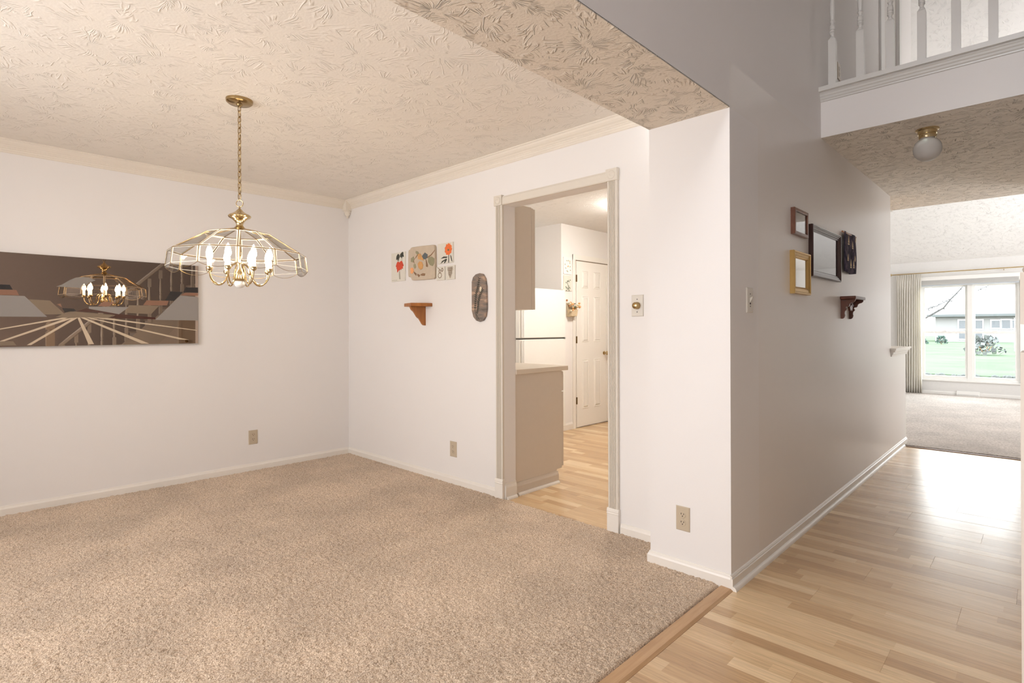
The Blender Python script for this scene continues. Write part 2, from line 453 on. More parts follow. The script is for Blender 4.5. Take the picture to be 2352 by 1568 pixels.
# floor boards, each its own piece
k0, k1 = int(math.ceil((YBACK - 3.0) / 0.19)), int((6.66 - 3.0) / 0.19)
brd = random.Random(4)
def board(x0, x1, y0, y1):
    mb = MB().cbox(x0 + .00015, x1 - .00015, y0 + .00025, y1 - .00025, -0.012, 0.0, 0.0004)
    sl_ = brd.uniform(-.0035, .0035); ym = (y0 + y1) / 2          # boards lie very slightly tilted
    mb.v = [(v[0], v[1], v[2] + (sl_ * (v[1] - ym) if v[2] > -.01 else 0)) for v in mb.v]
    mb.build('floor_board', 'laminate', FL)
for k in range(k0, k1 + 1):
    y0 = 3.0 + 0.19 * k; y1 = y0 + 0.19
    x = -1.045; x1m = 0.03 if y0 > 1.3 else 1.05
    off = [0.41, 0.95, 0.62, 1.16, 0.28, 0.78][k % 6]
    if k == 4: off = 0.40
    e = x + off
    while x < x1m:
        xe = min(e, x1m)
        if xe - x > 0.02: board(x, xe, y0, min(y1, 6.655))
        x = e; e += 1.2
for k in range(-2, 21):
    y0 = 3.0 + 0.19 * k; y1 = y0 + 0.19
    if y1 < YB - 0.03: continue
    x = KX - (0.75 if y0 < 4.99 else 0.0); e = x + [0.5, 1.05, 0.3, 0.8][k % 4]
    lim = -1.885 if y0 < YB + .1 else XH - 0.12
    if y0 < YB + .1: x = -2.79; e = -2.3
    while x < lim:
        xe = min(e, lim)
        if xe - x > 0.02: board(x, xe, max(y0, 2.699), y1)
        x = e; e += 1.2
struct('trim_1', MB().prism([(-1.108, -0.012), (-1.108, 0.004), (-1.100, 0.010), (-1.056, 0.008), (-1.045, 0.001), (-1.045, -0.012)], 'y', YBACK, YP - 0.012), 'oak_strip', 'oak strip between the carpet and the wood floor')
struct('trim_2', MB().prism([(6.655, -0.012), (6.655, 0.002), (6.66, 0.007), (6.692, 0.007), (6.70, -0.012)], 'x', -1.16, 0.03), plain('dark_threshold', (0.22, 0.14, 0.09), 0.4), 'narrow dark threshold at the living room carpet')

struct('wall_left', MB().box(XA - .15, XA, YBACK, YB + .12, -.1, ZC), 'wall', 'off-white dining wall with the mirror picture')
# wall B with the kitchen doorway
dx0, dx1, dz = -2.775, -1.885, 2.065
struct('wall_back', MB().prism([(XA, -.1), (dx0, -.1), (dx0, dz), (dx1, dz), (dx1, -.1), (XI + .02, -.1), (XI + .02, ZC), (XA, ZC)], 'y', YB, YB + .115), 'wall', 'off-white dining wall with the kitchen doorway')
struct('wall_pillar', MB().box(XI, XH, YP, YB + .115, -.1, ZS), 'wall', 'square wall end between dining room and hall')
# long hall wall, foyer wall above the header, and upper hall wall in one plane
struct('wall_hall', MB().box(XH - .115, XH, YB + .115, YE, -.1, ZL).box(XH - .115, XH, YP, YB + .115, ZS, ZL), 'wall_sheen', 'long hall wall with small frames')
struct('wall_upper', MB().box(XH - .115, XH, YP, 5.80, ZL, ZT).box(XH - .115, XH, 6.50, YPE, ZL, ZT).box(XH - .115, XH, YPE, 7.25, 3.2, ZT).box(XH - .115, XH, 5.80, 6.50, ZU + 2.03, ZT).box(XH - .115, XH, 5.8, 6.5, ZL, ZU), 'wall', 'tall wall above the header and upstairs')
struct('wall_header', MB().box(XI, XH, YBACK, YP, ZS + .004, ZL).box(XH - .115, XH, YBACK, YP, ZL, ZT), 'wall', 'wall over the wide opening to the dining room')
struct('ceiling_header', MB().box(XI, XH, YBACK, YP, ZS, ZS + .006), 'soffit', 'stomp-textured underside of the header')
struct('ceiling', MB().box(XA - .1, XI, YBACK, YB, ZC, ZC + .2), 'ceil', 'stomp-textured dining room ceiling')
struct('ceiling_kitchen', MB().box(-5.2, XH - .115, YB, 6.94, ZL, ZL + .2), 'ceil_white', 'textured kitchen ceiling')
struct('ceiling_hall', MB().box(XH, 2.0, YL + .003, YPE, ZL, ZL + .012).box(XH - .115, XH, YE, YPE, ZL - .002, ZL + .01), 'ceil_hall', 'textured low ceiling of the hall')
struct('floor_upper', MB().box(XH, 2.0, YL + .003, YPE, ZL + .012, ZU - .03).box(XH, 2.0, YL, YL + .003, ZL, ZU - .03), 'wall', 'upstairs floor and its painted edge')
struct('ceiling_upper', MB().box(-1.2, 2.0, YBACK, YPE, ZT, ZT + .1), 'ceil', 'ceiling over foyer and upper hall')
# pony wall
struct('wall_pony', MB().box(XH - .115, XH, YE, YPE, -.1, 0.955), 'wall_sheen', 'low half wall at the end of the hall')
struct('trim_3', MB().box(XH - .15, XH + .045, YE - .02, YPE + .03, 0.985, 1.003)
       .prism([(XH, .925), (XH + .008, .925), (XH + .012, .94), (XH + .018, .945), (XH + .022, .965), (XH + .034, .970), (XH + .036, .985), (XH, .985)], 'y', YE - .005, YPE + .015)
       .box(XH - .135, XH, YPE, YPE + .012, .925, .985).box(XH - .115, XH, YE, YPE, .955, .985), 'trim', 'white moulded cap of the half wall')
# back and right shell, behind and beside the camera
bx = plain('shell_paint', (0.74, 0.70, 0.68), 0.6)
struct('wall_front', MB().box(-5.1, -3.8, YBACK - .15, YBACK, -.1, ZT).box(-2.0, -.8, YBACK - .15, YBACK, -.1, ZT)
       .box(-3.8, -2.0, YBACK - .15, YBACK, -.1, .75).box(-3.8, -2.0, YBACK - .15, YBACK, 2.15, ZT)
       .box(-.8, -.3, YBACK - .15, YBACK, 2.2, 3.5).box(-.9, .2, YBACK - .15, YBACK, 4.5, ZT).box(-.8, -.3, YBACK - .15, YBACK, -.1, .4)
       .box(-.3, 1.2, YBACK - .15, YBACK, -.1, 3.5).box(.2, 1.2, YBACK - .15, YBACK, 3.5, ZT), bx)
struct('window_2', MB().box(-3.8, -3.74, YBACK - .14, YBACK - .08, .75, 2.15).box(-2.06, -2.0, YBACK - .14, YBACK - .08, .75, 2.15).box(-3.8, -2.0, YBACK - .14, YBACK - .08, 2.09, 2.15).box(-3.8, -2.0, YBACK - .14, YBACK - .08, .75, .81).box(-2.93, -2.87, YBACK - .14, YBACK - .08, .75, 2.15), 'white')
for i_, b_ in enumerate(((-3.85, -1.95, YBACK - .06, YBACK - .04, .7, 2.2), (-.95, .25, YBACK - .06, YBACK - .04, 3.45, 4.55), (-.85, -.25, YBACK - .06, YBACK - .04, .35, 2.25), (1.88, 1.90, 7.95, 10.85, .45, 2.35))):  # unseen opaque panels added to keep sky light out of these openings
    t_ = MB().box(*b_).build('daylight_blocker', bx); tag(t_, ['wide unseen panel blocking the dining window', 'unseen panel blocking the high foyer window', 'narrow unseen panel blocking the opening beside the front door', 'unseen panel blocking the living room side window'][i_], 'shade')
struct('wall_stair_side', MB().box(1.06, 1.2, YBACK, 6.8, -.1, ZT), plain('stair_wall_dimmed', (0.40, 0.365, 0.36), 0.6), 'foyer wall behind the staircase')  # darker colour stands in for the lack of light on this wall
struct('wall_hall_right', MB().prism([(3.98, -.1), (3.98, ZL), (6.60, ZL), (6.60, -.1)], 'x', 0.005, 0.10), 'wall')
# kitchen shell
struct('wall_kitchen_left', MB().box(-5.2, KX, 4.99, 7.1, -.1, ZL).box(-5.2, -4.87, YB + .115, 4.99, -.1, ZL), 'wall', 'white kitchen wall with panelled doors')
struct('wall_kitchen_back', MB().box(KX, -1.35, YPE, YPE + .12, -.1, ZL), 'wall')
# living room shell
LX0, LX1 = -3.2, 1.8
def vz(y): return 2.38 + 0.5 * (YW - y)
wx0, wx1, wz0, wz1 = -1.66, -0.30, 0.27, 1.98
struct('wall_living_window', MB().box(LX0, wx0, YW, YW + .14, -.1, 2.6).box(wx1, LX1, YW, YW + .14, -.1, 2.6)
       .box(wx0, wx1, YW, YW + .14, -.1, wz0).box(wx0, wx1, YW, YW + .14, wz1, 2.6), plain('living_wall_paint', (0.74, 0.73, 0.71), 0.5), 'living room wall around the picture window')
struct('wall_living_left', MB().box(LX0 - .12, LX0, YPE, YW + .14, -.1, ZT + .2), 'wall')
struct('wall_living_right', MB().box(LX1, LX1 + .12, 6.6, 8.0, -.1, ZT + .2).box(LX1, LX1 + .12, 10.8, YW + .14, -.1, ZT + .2)
       .box(LX1, LX1 + .12, 8.0, 10.8, -.1, .5).box(LX1, LX1 + .12, 8.0, 10.8, 2.3, ZT + .2), 'wall')
struct('wall_living_inner', MB().box(0.1, LX1, 6.6, 6.7, -.1, ZL).box(-3.3, XH - .115, YPE, YPE + .1, ZL + .03, ZT + .1), 'wall')
struct('ceiling_living', MB().prism([(YPE - .02, vz(YPE - .02)), (YW + .1, vz(YW + .1)), (YW + .1, vz(YW + .1) + .12), (YPE - .02, vz(YPE - .02) + .12)], 'x', LX0 - .1, LX1 + .1), 'ceil_white', 'white textured sloping living room ceiling')
struct('floor_living', MB().box(LX0 - .1, LX1 + .1, 6.70, YW + .1, -.1, -.004), 'oak_strip')

# baseboards
BBP = [(0, 0), (.0125, 0), (.0125, .048), (.009, .056), (.006, .060), (.004, .068), (0, .068)]
BBT = [(0, 0), (.0125, 0), (.0125, .052), (.006, .056), (.010, .060), (.005, .066), (0, .068)]
SHOE = [(.0125, 0), (.030, 0), (.029, .008), (.025, .015), (.019, .019), (.0125, .020)]
# offset is to the left of travel: walk with the wall on the right
struct('baseboard_left', MB().sweep([(XA, YB), (XA, YBACK)], BBP), 'trim', smooth=False)
struct('baseboard_back', MB().sweep([(-2.850, YB), (XA, YB)], BBP).sweep([(XI, YB), (-1.805, YB)], BBP), 'trim')
struct('baseboard_pillar', MB().sweep([(XH, YP), (XI, YP), (XI, YB)], BBP), 'trim')
struct('baseboard_hall', MB().sweep([(XH, YPE), (XH, YP - .012)], BBT), 'trim')
struct('trim_4', MB().sweep([(XH, 6.655), (XH, YP - .013)], SHOE), 'trim', 'white quarter round along the hall baseboard', smooth=True)
struct('baseboard_living', MB().sweep([(LX1, YW), (LX0, YW)], BBP), 'white')
struct('baseboard_kitchen', MB().sweep([(KX, 5.19), (KX, 4.99)], [(a, b * 1.25) for a, b in BBP]), 'trim')

# crown moulding
cz = ZC
CR = [(0, cz), (.058, cz), (.058, cz - .006), (.050, cz - .010), (.044, cz - .020), (.034, cz - .030), (.024, cz - .036), (.020, cz - .042), (.014, cz - .046),
      (.014, cz - .052), (.010, cz - .055), (.010, cz - .066), (.006, cz - .070), (.006, cz - .078), (0, cz - .082)]
struct('trim_5', MB().sweep([(XI, YB), (XA, YB), (XA, YBACK)], CR), 'crown', 'cream crown moulding around the dining ceiling')
cb = MB()
c0 = (XA + .012, YB - .012)
cb.box(XA, XA + .062, YB - .062, YB, cz - .098, cz - .001)
cb.lathe([(.034, 0), (.038, -.010), (.026, -.020), (.030, -.030), (.016, -.046), (.010, -.050), (.013, -.058), (.003, -.070)], (XA + .024, YB - .024, cz - .098), 12)
struct('trim_6', cb, 'crown', 'carved corner block with small turned drop', smooth=True)

# doorway casing
dw = thing('door_casing', (-2.33, YB, 0), 'cream fluted casing with rosette corner blocks around the kitchen doorway', 'door casing')
def fluted(x0, x1):
    n = 5; w = x1 - x0; pts = [(x0, YB), (x0, YB - .014), (x0 + .004, YB - .018), (x0 + .010, YB - .018)]
    a = x0 + .012; s = (w - .024) / n
    for i in range(n):
        c = a + s * i
        pts += [(c + .0015, YB - .018), (c + s * .3, YB - .0125), (c + s * .7, YB - .0125), (c + s - .0015, YB - .018)]
    pts += [(x1 - .010, YB - .018), (x1 - .004, YB - .018), (x1, YB - .014), (x1, YB)]
    return pts
for (x0, x1) in ((-2.843, -2.774), (-1.886, -1.815)):
    MB().prism(fluted(x0, x1), 'z', .145, 2.064).build('side_casing', 'casing', dw)
    pl = MB().box(x0 - .005, x1 + .003, YB - .021, YB, 0, .112)
    pl.prism([(YB, .112), (YB - .021, .112), (YB - .024, .116), (YB - .020, .123), (YB - .023, .128), (YB - .019, .146), (YB, .146)], 'x', x0 - .006, x1 + .004)
    pl.build('plinth_block', 'trim', dw)
    rb = MB().box(x0 - .004, x1 + .003, YB - .026, YB, 2.062, 2.132).build('rosette_block', 'casing', dw)
    xc, zc = (x0 + x1) / 2, 2.097
    rr = MB().lathe([(.027, 0), (.027, -.0015), (.024, -.004), (.020, -.001), (.012, -.001), (.009, -.003), (.002, -.006)], (xc, YB - .0262, zc), 24, 'y')
    rr.build('rosette', 'casing', rb, smooth=True)
MB().prism([(YB, 2.064), (YB - .013, 2.064), (YB - .017, 2.070), (YB - .017, 2.112), (YB - .013, 2.117), (YB - .011, 2.124), (YB, 2.126)], 'x', -2.771, -1.890).build('head_casing', 'casing', dw)
# bits of baseboard inside the reveal
struct('baseboard_reveal', MB().sweep([(dx0, YB + .115), (dx0, YB + .004)], [(a, b * 1.7) for a, b in BBP]).sweep([(dx0, YB + .11), (dx0, YB + .015)], SHOE), 'trim')

# ------------------------------------------------------------------ carpets
def carpet_mesh(name, x0, x1, y0, y1, step, amp, mat, label):
    nx, ny = int((x1 - x0) / step), int((y1 - y0) / step)
    X, Y = np.meshgrid(np.linspace(x0, x1, nx), np.linspace(y0, y1, ny))
    X = X + rng.uniform(-.35, .35, X.shape) * step; Y = Y + rng.uniform(-.35, .35, X.shape) * step
    X[:, 0] = x0; Y[0, :] = y0; Y[-1, :] = y1
    X[:, -1] = x1 - rng.uniform(0, .005, ny)
    Zr = rng.uniform(-1, 1, X.shape)
    Zs = (Zr + np.roll(Zr, 1, 0) + np.roll(Zr, 1, 1) + np.roll(Zr, -1, 1) + np.roll(Zr, -1, 0)) / 2.6
    Z = .011 + amp * (.6 * Zr + .5 * Zs)
    edge = np.minimum(np.minimum(X - x0, x1 - X), .012) / .012
    Z = Z * (.35 + .65 * edge)
    Z[:, -1] = -.002
    V = np.stack([X, Y, Z], -1).reshape(-1, 3)
    i = np.arange(nx * ny).reshape(ny, nx)
    Fq = np.stack([i[:-1, :-1], i[:-1, 1:], i[1:, 1:], i[1:, :-1]], -1).reshape(-1, 4)
    me = D.meshes.new(name)
    me.vertices.add(len(V)); me.vertices.foreach_set('co', V.ravel())
    me.loops.add(len(Fq) * 4); me.loops.foreach_set('vertex_index', Fq.ravel())
    me.polygons.add(len(Fq)); me.polygons.foreach_set('loop_start', np.arange(len(Fq)) * 4)
    me.update(calc_edges=True); me.materials.append(M[mat])
    me.polygons.foreach_set('use_smooth', [True] * len(Fq))
    o = D.objects.new(name, me); COL.objects.link(o)
    return tag(o, label, 'carpet', kind='stuff')
carpet_mesh('carpet', XA + .012, -1.108, 0.0, YB - .012, .0062, .0042, 'carpet', 'beige cut pile carpet covering the dining room floor')
c2 = MB().box(XA, -1.11, YBACK, 0.0, -.012, .010).build('carpet', 'carpet'); tag(c2, 'beige carpet continuing towards the dining room windows', 'carpet', kind='stuff')
c3 = MB().box(dx0 + .03, dx1, 2.700, 2.706, -.01, .008).build('carpet_edge', 'carpet'); tag(c3, 'tucked carpet edge in the kitchen doorway', 'carpet', kind='stuff')
c4 = MB().box(LX0, LX1, 6.70, YW, -.003, .012).build('living_carpet', 'carpet_far'); tag(c4, 'beige living room carpet, colour greyed for the blue window light', 'carpet', kind='stuff')

# ------------------------------------------------------------------ chandelier
CHX, CHY = -3.150, 1.112
ch = thing('chandelier', (CHX, CHY, ZC), 'brass chandelier with faceted clear glass shade and lit candle bulbs', 'chandelier')
MB().lathe([(.004, -.034), (.014, -.032), (.016, -.024), (.055, -.021), (.064, -.014), (.066, -.006), (.066, 0)], (CHX, CHY, ZC), 32).build('canopy', 'brass', ch, smooth=True)
chain = D.objects.new('chain', None); COL.objects.link(chain); chain.parent = ch; chain.empty_display_size = .02
lk = MB(); zt, zb = 2.392, 1.895; nl = 17; pitch = (zt - zb) / nl
for i in range(nl):
    zc = zt - pitch * (i + .5); hl = pitch * .5 + .0045; wv = .0085
    ax = (1, 0) if i % 2 == 0 else (0, 1)
    r45 = .5
    pts = []
    for k in range(16):
        a = 2 * pi * k / 16; u = wv * cos(a); w = hl * sin(a)
        cx_, cy_ = (cos(r45), sin(r45)) if i % 2 == 0 else (-sin(r45), cos(r45))
        pts.append((CHX + u * cx_, CHY + u * cy_, zc + w))
    o = MB().tube(pts, .0021, 6, closed=True).build('chain_link', 'brass', chain, smooth=True)
MB().tube([(CHX + .003, CHY, 2.39), (CHX - .004, CHY + .003, 2.25), (CHX + .004, CHY, 2.1), (CHX, CHY, 1.88)], .0016, 6).build('cord', 'brass', ch, smooth=True)
pts = [(CHX + .0185 * cos(a) * cos(.75), CHY + .0185 * cos(a) * sin(.75), 1.872 + .0185 * sin(a)) for a in [2 * pi * k / 20 for k in range(20)]]
MB().tube(pts, .0022, 6, closed=True).build('loop_ring', 'brass', ch, smooth=True)
MB().lathe([(.004, 1.856), (.006, 1.850), (.004, 1.846), (.007, 1.842), (.012, 1.838), (.020, 1.828), (.034, 1.818), (.048, 1.812), (.055, 1.806), (.056, 1.801), (.050, 1.794), (.036, 1.787),
            (.026, 1.777), (.019, 1.766), (.0165, 1.758), (.018, 1.752), (.022, 1.747), (.028, 1.740), (.036, 1.734), (.038, 1.731)], (CHX, CHY, 0), 32).build('bell_finial', 'brass_bright', ch, smooth=True)
NP = 12; A0 = radians(42.96 - 90 - 4.0 + 180 + 0)   # one rib faces the camera side
ang = [A0 + 2 * pi * i / NP for i in range(NP)]
def ring(r, z): return [Vector((CHX + r * cos(a), CHY + r * sin(a), z)) for a in ang]
R0, R1, R2, R3 = ring(.036, 1.735), ring(.162, 1.706), ring(.328, 1.602), ring(.338, 1.522)
def pane(q, name):
    q = [Vector(p) for p in q]; n = (q[1] - q[0]).cross(q[2] - q[0]).normalized() * .0012
    m_ = len(q); vs = [tuple(p + n) for p in q] + [tuple(p - n) for p in q]
    MB().add(vs, [tuple(range(m_)), tuple(range(m_, 2 * m_))[::-1]] + [(i, m_ + i, m_ + (i + 1) % m_, (i + 1) % m_) for i in range(m_)]).build(name, 'shade_glass', shade)
def bevel_strip(q, w=.011):
    q = [Vector(p) for p in q]; c = sum(q, Vector()) / len(q); n = (q[1] - q[0]).cross(q[2] - q[0]).normalized() * .0016
    if n.z < 0: n = -n
    out_ = [p + (c - p).normalized() * .003 for p in q]; inn = [p + (c - p).normalized() * w for p in q]; m_ = len(q)
    MB().add([tuple(p + n) for p in out_] + [tuple(p + n) for p in inn], [(i, (i + 1) % m_, m_ + (i + 1) % m_, m_ + i) for i in range(m_)]).build('bevelled_rim', 'glass_rim', shade)
def came(a, b, r): MB().tube([a, b], r, 6).build('came', 'brass', shade, smooth=True)
shade = D.objects.new('shade', None); COL.objects.link(shade); shade.parent = ch; shade.empty_display_size = .02
for i in range(NP):
    j = (i + 1) % NP
    pane([R0[i], R0[j], R1[j], R1[i]], 'top_pane')
    pane([R1[i], R1[j], R2[j], R2[i]], 'side_pane'); bevel_strip([R1[i], R1[j], R2[j], R2[i]], .013)
    sc_ = [R3[i].lerp(R3[j], t) - Vector((0, 0, .022 * sin(pi * t) ** .8)) for t in [k / 8 for k in range(9)]]
    pane([R2[i], R2[j]] + sc_[::-1], 'skirt_pane'); bevel_strip([R2[i], R2[j], sc_[-1], sc_[0]], .010)
    came(R0[i], R1[i], .0020); came(R1[i], R2[i], .0024); came(R2[i], R3[i], .0022)
    came(R1[i], R1[j], .0020); came(R2[i], R2[j], .0026)
    MB().tube(sc_, .0012, 5).build('scallop_edge', 'brass', shade, smooth=True)
MB().lathe([(.006, 1.731), (.006, 1.60), (.010, 1.59), (.006, 1.575), (.006, 1.53), (.018, 1.505), (.030, 1.485), (.034, 1.468), (.028, 1.458)], (CHX, CHY, 0), 16).build('stem', 'brass_bright', ch, smooth=True)
MB().lathe([(.003, 1.420), (.015, 1.423), (.024, 1.432), (.027, 1.443), (.025, 1.455), (.016, 1.462)], (CHX, CHY, 0), 20).build('ball_finial', 'white', ch, smooth=True)
for i in range(8):
    a = A0 + .2 + 2 * pi * i / 8; ux, uy = cos(a), sin(a)
    P3 = []
    for r, z in [(.014, 1.552), (.032, 1.545), (.050, 1.528)] + [(.106 + .046 * cos(pi + pi * q / 10), 1.506 + .070 * sin(pi + pi * q / 10)) for q in range(11)]:
        P3.append((CHX + r * ux, CHY + r * uy, z))
    e = P3[-1]; arm = MB().tube(P3, .0036, 8).build('arm', 'brass_bright', ch, smooth=True)
    MB().lathe([(.004, -.004), (.013, .002), (.016, .012), (.014, .018), (.011, .020)], e, 16).build('candle_cup', 'brass_bright', arm, smooth=True)
    MB().lathe([(.0105, .018), (.0105, .060), (.007, .062)], e, 12).build('candle_sleeve', 'candle_sleeve', arm, smooth=True)
    MB().lathe([(.006, .062), (.014, .073), (.0165, .086), (.0125, .106), (.005, .124), (.001, .132)], e, 8).build('bulb', 'bulb', arm, smooth=True)

# ------------------------------------------------------------------ mirror picture
mir = thing('mirror_picture', (XA, .8, 1.08), 'long unframed bronze mirror picture with angular silver and copper shapes', 'wall art')
def bronze(name, col, rough):
    mt, nt, b, out = new_mat(name); b.inputs['Base Color'].default_value = (*col, 1); b.inputs['Metallic'].default_value = 1.0
    b.inputs['Roughness'].default_value = rough
    return mt
mm = bronze('bronze_mirror', (0.40, 0.31, 0.24), .008)
MB().box(XA, XA + .020, .17, 1.417, 1.09, 1.700).build('mirror_sheet', mm, mir)
MB().box(XA, XA + .024, .17, 1.420, 1.084, 1.090).box(XA, XA + .022, 1.417, 1.420, 1.090, 1.700).build('edge_strip', 'steel', mir)
XM = XA + .0202
def film(name, col, alpha_rough, metal=.0, fac=.6):
    """translucent printed film over the mirror"""
    mt = D.materials.new(name); mt.use_nodes = True; nt = mt.node_tree; nt.nodes.clear()
    out = nt.nodes.new('ShaderNodeOutputMaterial'); mx = nt.nodes.new('ShaderNodeMixShader')
    b = nt.nodes.new('ShaderNodeBsdfPrincipled'); t = nt.nodes.new('ShaderNodeBsdfTransparent')
    b.inputs['Base Color'].default_value = (*col, 1); b.inputs['Roughness'].default_value = alpha_rough; b.inputs['Metallic'].default_value = metal
    s = nt.nodes.new('ShaderNodeSeparateXYZ'); nt.links.new(pos(nt), s.inputs[0])
    mx.inputs[0].default_value = fac
    nt.links.new(t.outputs[0], mx.inputs[1]); nt.links.new(b.outputs[0], mx.inputs[2]); nt.links.new(mx.outputs[0], out.inputs[0])
    return mt
silver = film('silver_film', (0.36, 0.33, 0.31), .45, 0.0, .72)
copper = film('copper_film', (0.33, 0.17, 0.11), .45, 0.0, .72)
tanf = film('tan_film', (0.30, 0.225, 0.155), .5, 0.0, .70)
darkf = film('dark_film', (0.03, 0.025, 0.025), .4, 0.0, .8)
maroon = film('maroon_film', (0.055, 0.010, 0.006), .3, 0.0, .96)
rayf = film('gold_film', (0.62, 0.50, 0.36), .4, 0.0, .92)
L = .17
shp = [
 ('dark_patch', darkf, [[(L, 1.491), (.331, 1.491), (.345, 1.46), (L, 1.459)]]),
 ('copper_patch', copper, [[(L, 1.459), (.362, 1.459), (.375, 1.425), (L, 1.423)]]),
 ('tan_patch', tanf, [[(.42, 1.4), (.527, 1.397), (.605, 1.306), (.499, 1.302)]]),
 ('silver_patch', silver, [[(L, 1.423), (.401, 1.422), (.513, 1.287), (L, 1.285)]]),
 ('silver_wave', film('silver_wave_film', (0.42, 0.40, 0.38), .45, 0.0, .40), [[(.561, 1.492), (.591, 1.508), (.628, 1.538), (.662, 1.559), (.7, 1.566), (.734, 1.565), (.771, 1.547), (.734, 1.526), (.7, 1.49)]]),
 ('copper_patch', copper, [[(.563, 1.372), (.582, 1.378), (.591, 1.351)]]),
 ('dark_patch', darkf, [[(.591, 1.347), (.652, 1.345), (.666, 1.329), (.605, 1.318)]]),
 ('copper_patch', copper, [[(.784, 1.366), (.814, 1.398), (.878, 1.397), (.847, 1.366)]]),
 ('silver_patch', silver, [[(.734, 1.361), (.965, 1.364), (.906, 1.311), (.734, 1.346)]]),
 ('tan_patch', tanf, [[(.554, 1.285), (.628, 1.327), (.875, 1.305), (.842, 1.282)]]),
 ('maroon_bolt', maroon, [[(.666, 1.328), (.719, 1.35), (.909, 1.311), (.886, 1.303), (.809, 1.319)], [(.909, 1.3115), (1.13, 1.29), (1.13, 1.277), (.847, 1.282), (.886, 1.3035)]]),
 ('copper_patch', copper, [[(1.074, 1.417), (1.216, 1.418), (1.205, 1.383), (1.052, 1.38)]]),
 ('tan_patch', tanf, [[(.965, 1.377), (1.153, 1.379), (1.102, 1.315), (.938, 1.322)]]),
 ('dark_patch', darkf, [[(1.228, 1.49), (1.312, 1.49), (1.252, 1.419), (1.193, 1.421)]]),
 ('dark_patch', darkf, [[(1.33, 1.526), (1.416, 1.53), (1.416, 1.488), (1.312, 1.487)]]),
 ('copper_patch', copper, [[(1.324, 1.485), (1.416, 1.487), (1.416, 1.466), (1.296, 1.462)]]),
 ('silver_patch', silver, [[(1.293, 1.462), (1.416, 1.454), (1.416, 1.27), (1.127, 1.272)]]),
 ('tan_patch', tanf, [[(L, 1.128), (.347, 1.127), (.362, 1.1), (L, 1.102)]])]
for i, (n_, mt_, pl_) in enumerate(shp):
    decal(mir, n_, 'x', XM + .0002 * (i % 3), .0004, pl_, mt_)
rays = [[[.591, 1.283], [.647, 1.284], [.17, 1.176], [.17, 1.181]], [[.623, 1.284], [.661, 1.284], [.301, 1.126], [.23, 1.105]], [[.652, 1.284], [.676, 1.284], [.433, 1.1], [.411, 1.1]],
        [[.671, 1.284], [.685, 1.284], [.763, 1.098], [.731, 1.099]], [[.688, 1.284], [.71, 1.285], [1.09, 1.095], [1.04, 1.097]], [[.714, 1.285], [.739, 1.285], [1.354, 1.118], [1.287, 1.123]],
        [[.744, 1.285], [.854, 1.281], [1.406, 1.195], [1.406, 1.190]]]
for r_ in rays: decal(mir, 'gold_ray', 'x', XM, .0005, [r_], rayf)

# ------------------------------------------------------------------ outlets and switches
def plate_pts(plane, base, sgn, u, z, w, h, d):
    """bevelled cover plate"""
    prof = [(0, 0), (0, d * .45), (.004, d), (w / 2, d), (w / 2, 0)]
    mb = MB(); vs = []
    c = .004
    o = [(-w / 2, -h / 2), (w / 2, -h / 2), (w / 2, h / 2), (-w / 2, h / 2)]
    i = [(-w / 2 + c, -h / 2 + c), (w / 2 - c, -h / 2 + c), (w / 2 - c, h / 2 - c), (-w / 2 + c, h / 2 - c)]
    lay = [(o, 0), (o, d * .4), (i, d)]
    for pts_, dd in lay:
        for a, b in pts_:
            vs.append((base + sgn * dd, u + a, z + b) if plane == 'x' else (u + a, base + sgn * dd, z + b))
    fs = [(0, 1, 2, 3), (8, 9, 10, 11)]
    for k in (0, 4):
        for j in range(4): fs.append((k + j, k + (j + 1) % 4, k + 4 + (j + 1) % 4, k + 4 + j))
    return mb.add(vs, fs)
def bx_on(mb, plane, base, sgn, u0, u1, z0, z1, d0, d1):
    a, b = sorted((base + sgn * d0, base + sgn * d1))
    return mb.box(a, b, u0, u1, z0, z1) if plane == 'x' else mb.box(u0, u1, a, b, z0, z1)
def outlet(plane, base, sgn, u, z, label, w=.073, h=.118):
    loc = (base, u, z) if plane == 'x' else (u, base, z)
    t = thing('wall_outlet', loc, label, 'outlet', 'almond wall outlets')
    plate_pts(plane, base, sgn, u, z, w, h, .0055).build('cover_plate', 'almond', t)
    for s in (-1, 1):
        c = (base + sgn * .0055, u, z + s * .0195) if plane == 'x' else (u, base + sgn * .0055, z + s * .0195)
        rec = MB().lathe([(.0165, 0), (.0165, sgn * .0010), (.0150, sgn * .0018)], c, 20, plane).build('receptacle', 'almond', t)
        mb = MB()
        bx_on(mb, plane, base, sgn, u - .0085, u - .0055, c[2] + .001, c[2] + .009, .0070, .0077)
        bx_on(mb, plane, base, sgn, u + .0050, u + .0080, c[2] + .001, c[2] + .008, .0070, .0077)
        cc = (base + sgn * .0070, u, c[2] - .006) if plane == 'x' else (u, base + sgn * .0070, c[2] - .006)
        mb.lathe([(.0028, 0), (.0028, sgn * .0007)], cc, 10, plane)
        mb.build('slots', 'slot', rec)
    c = (base + sgn * .0055, u, z) if plane == 'x' else (u, base + sgn * .0055, z)
    MB().lathe([(.0022, 0), (.0022, sgn * .0008)], c, 10, plane).build('screw', 'steel', t)
    return t
outlet('x', XA, 1, 1.835, .288, 'almond outlet low on the left wall under the mirror picture')
outlet('y', YB, -1, -3.330, .275, 'almond outlet low on the wall left of the kitchen doorway', .080, .118)
outlet('y', YP, -1, -1.2965, .270, 'largest almond outlet, low on the square wall end')
outlet('x', XH, 1, 4.335, 2.998, 'upstairs outlet behind the landing balusters')
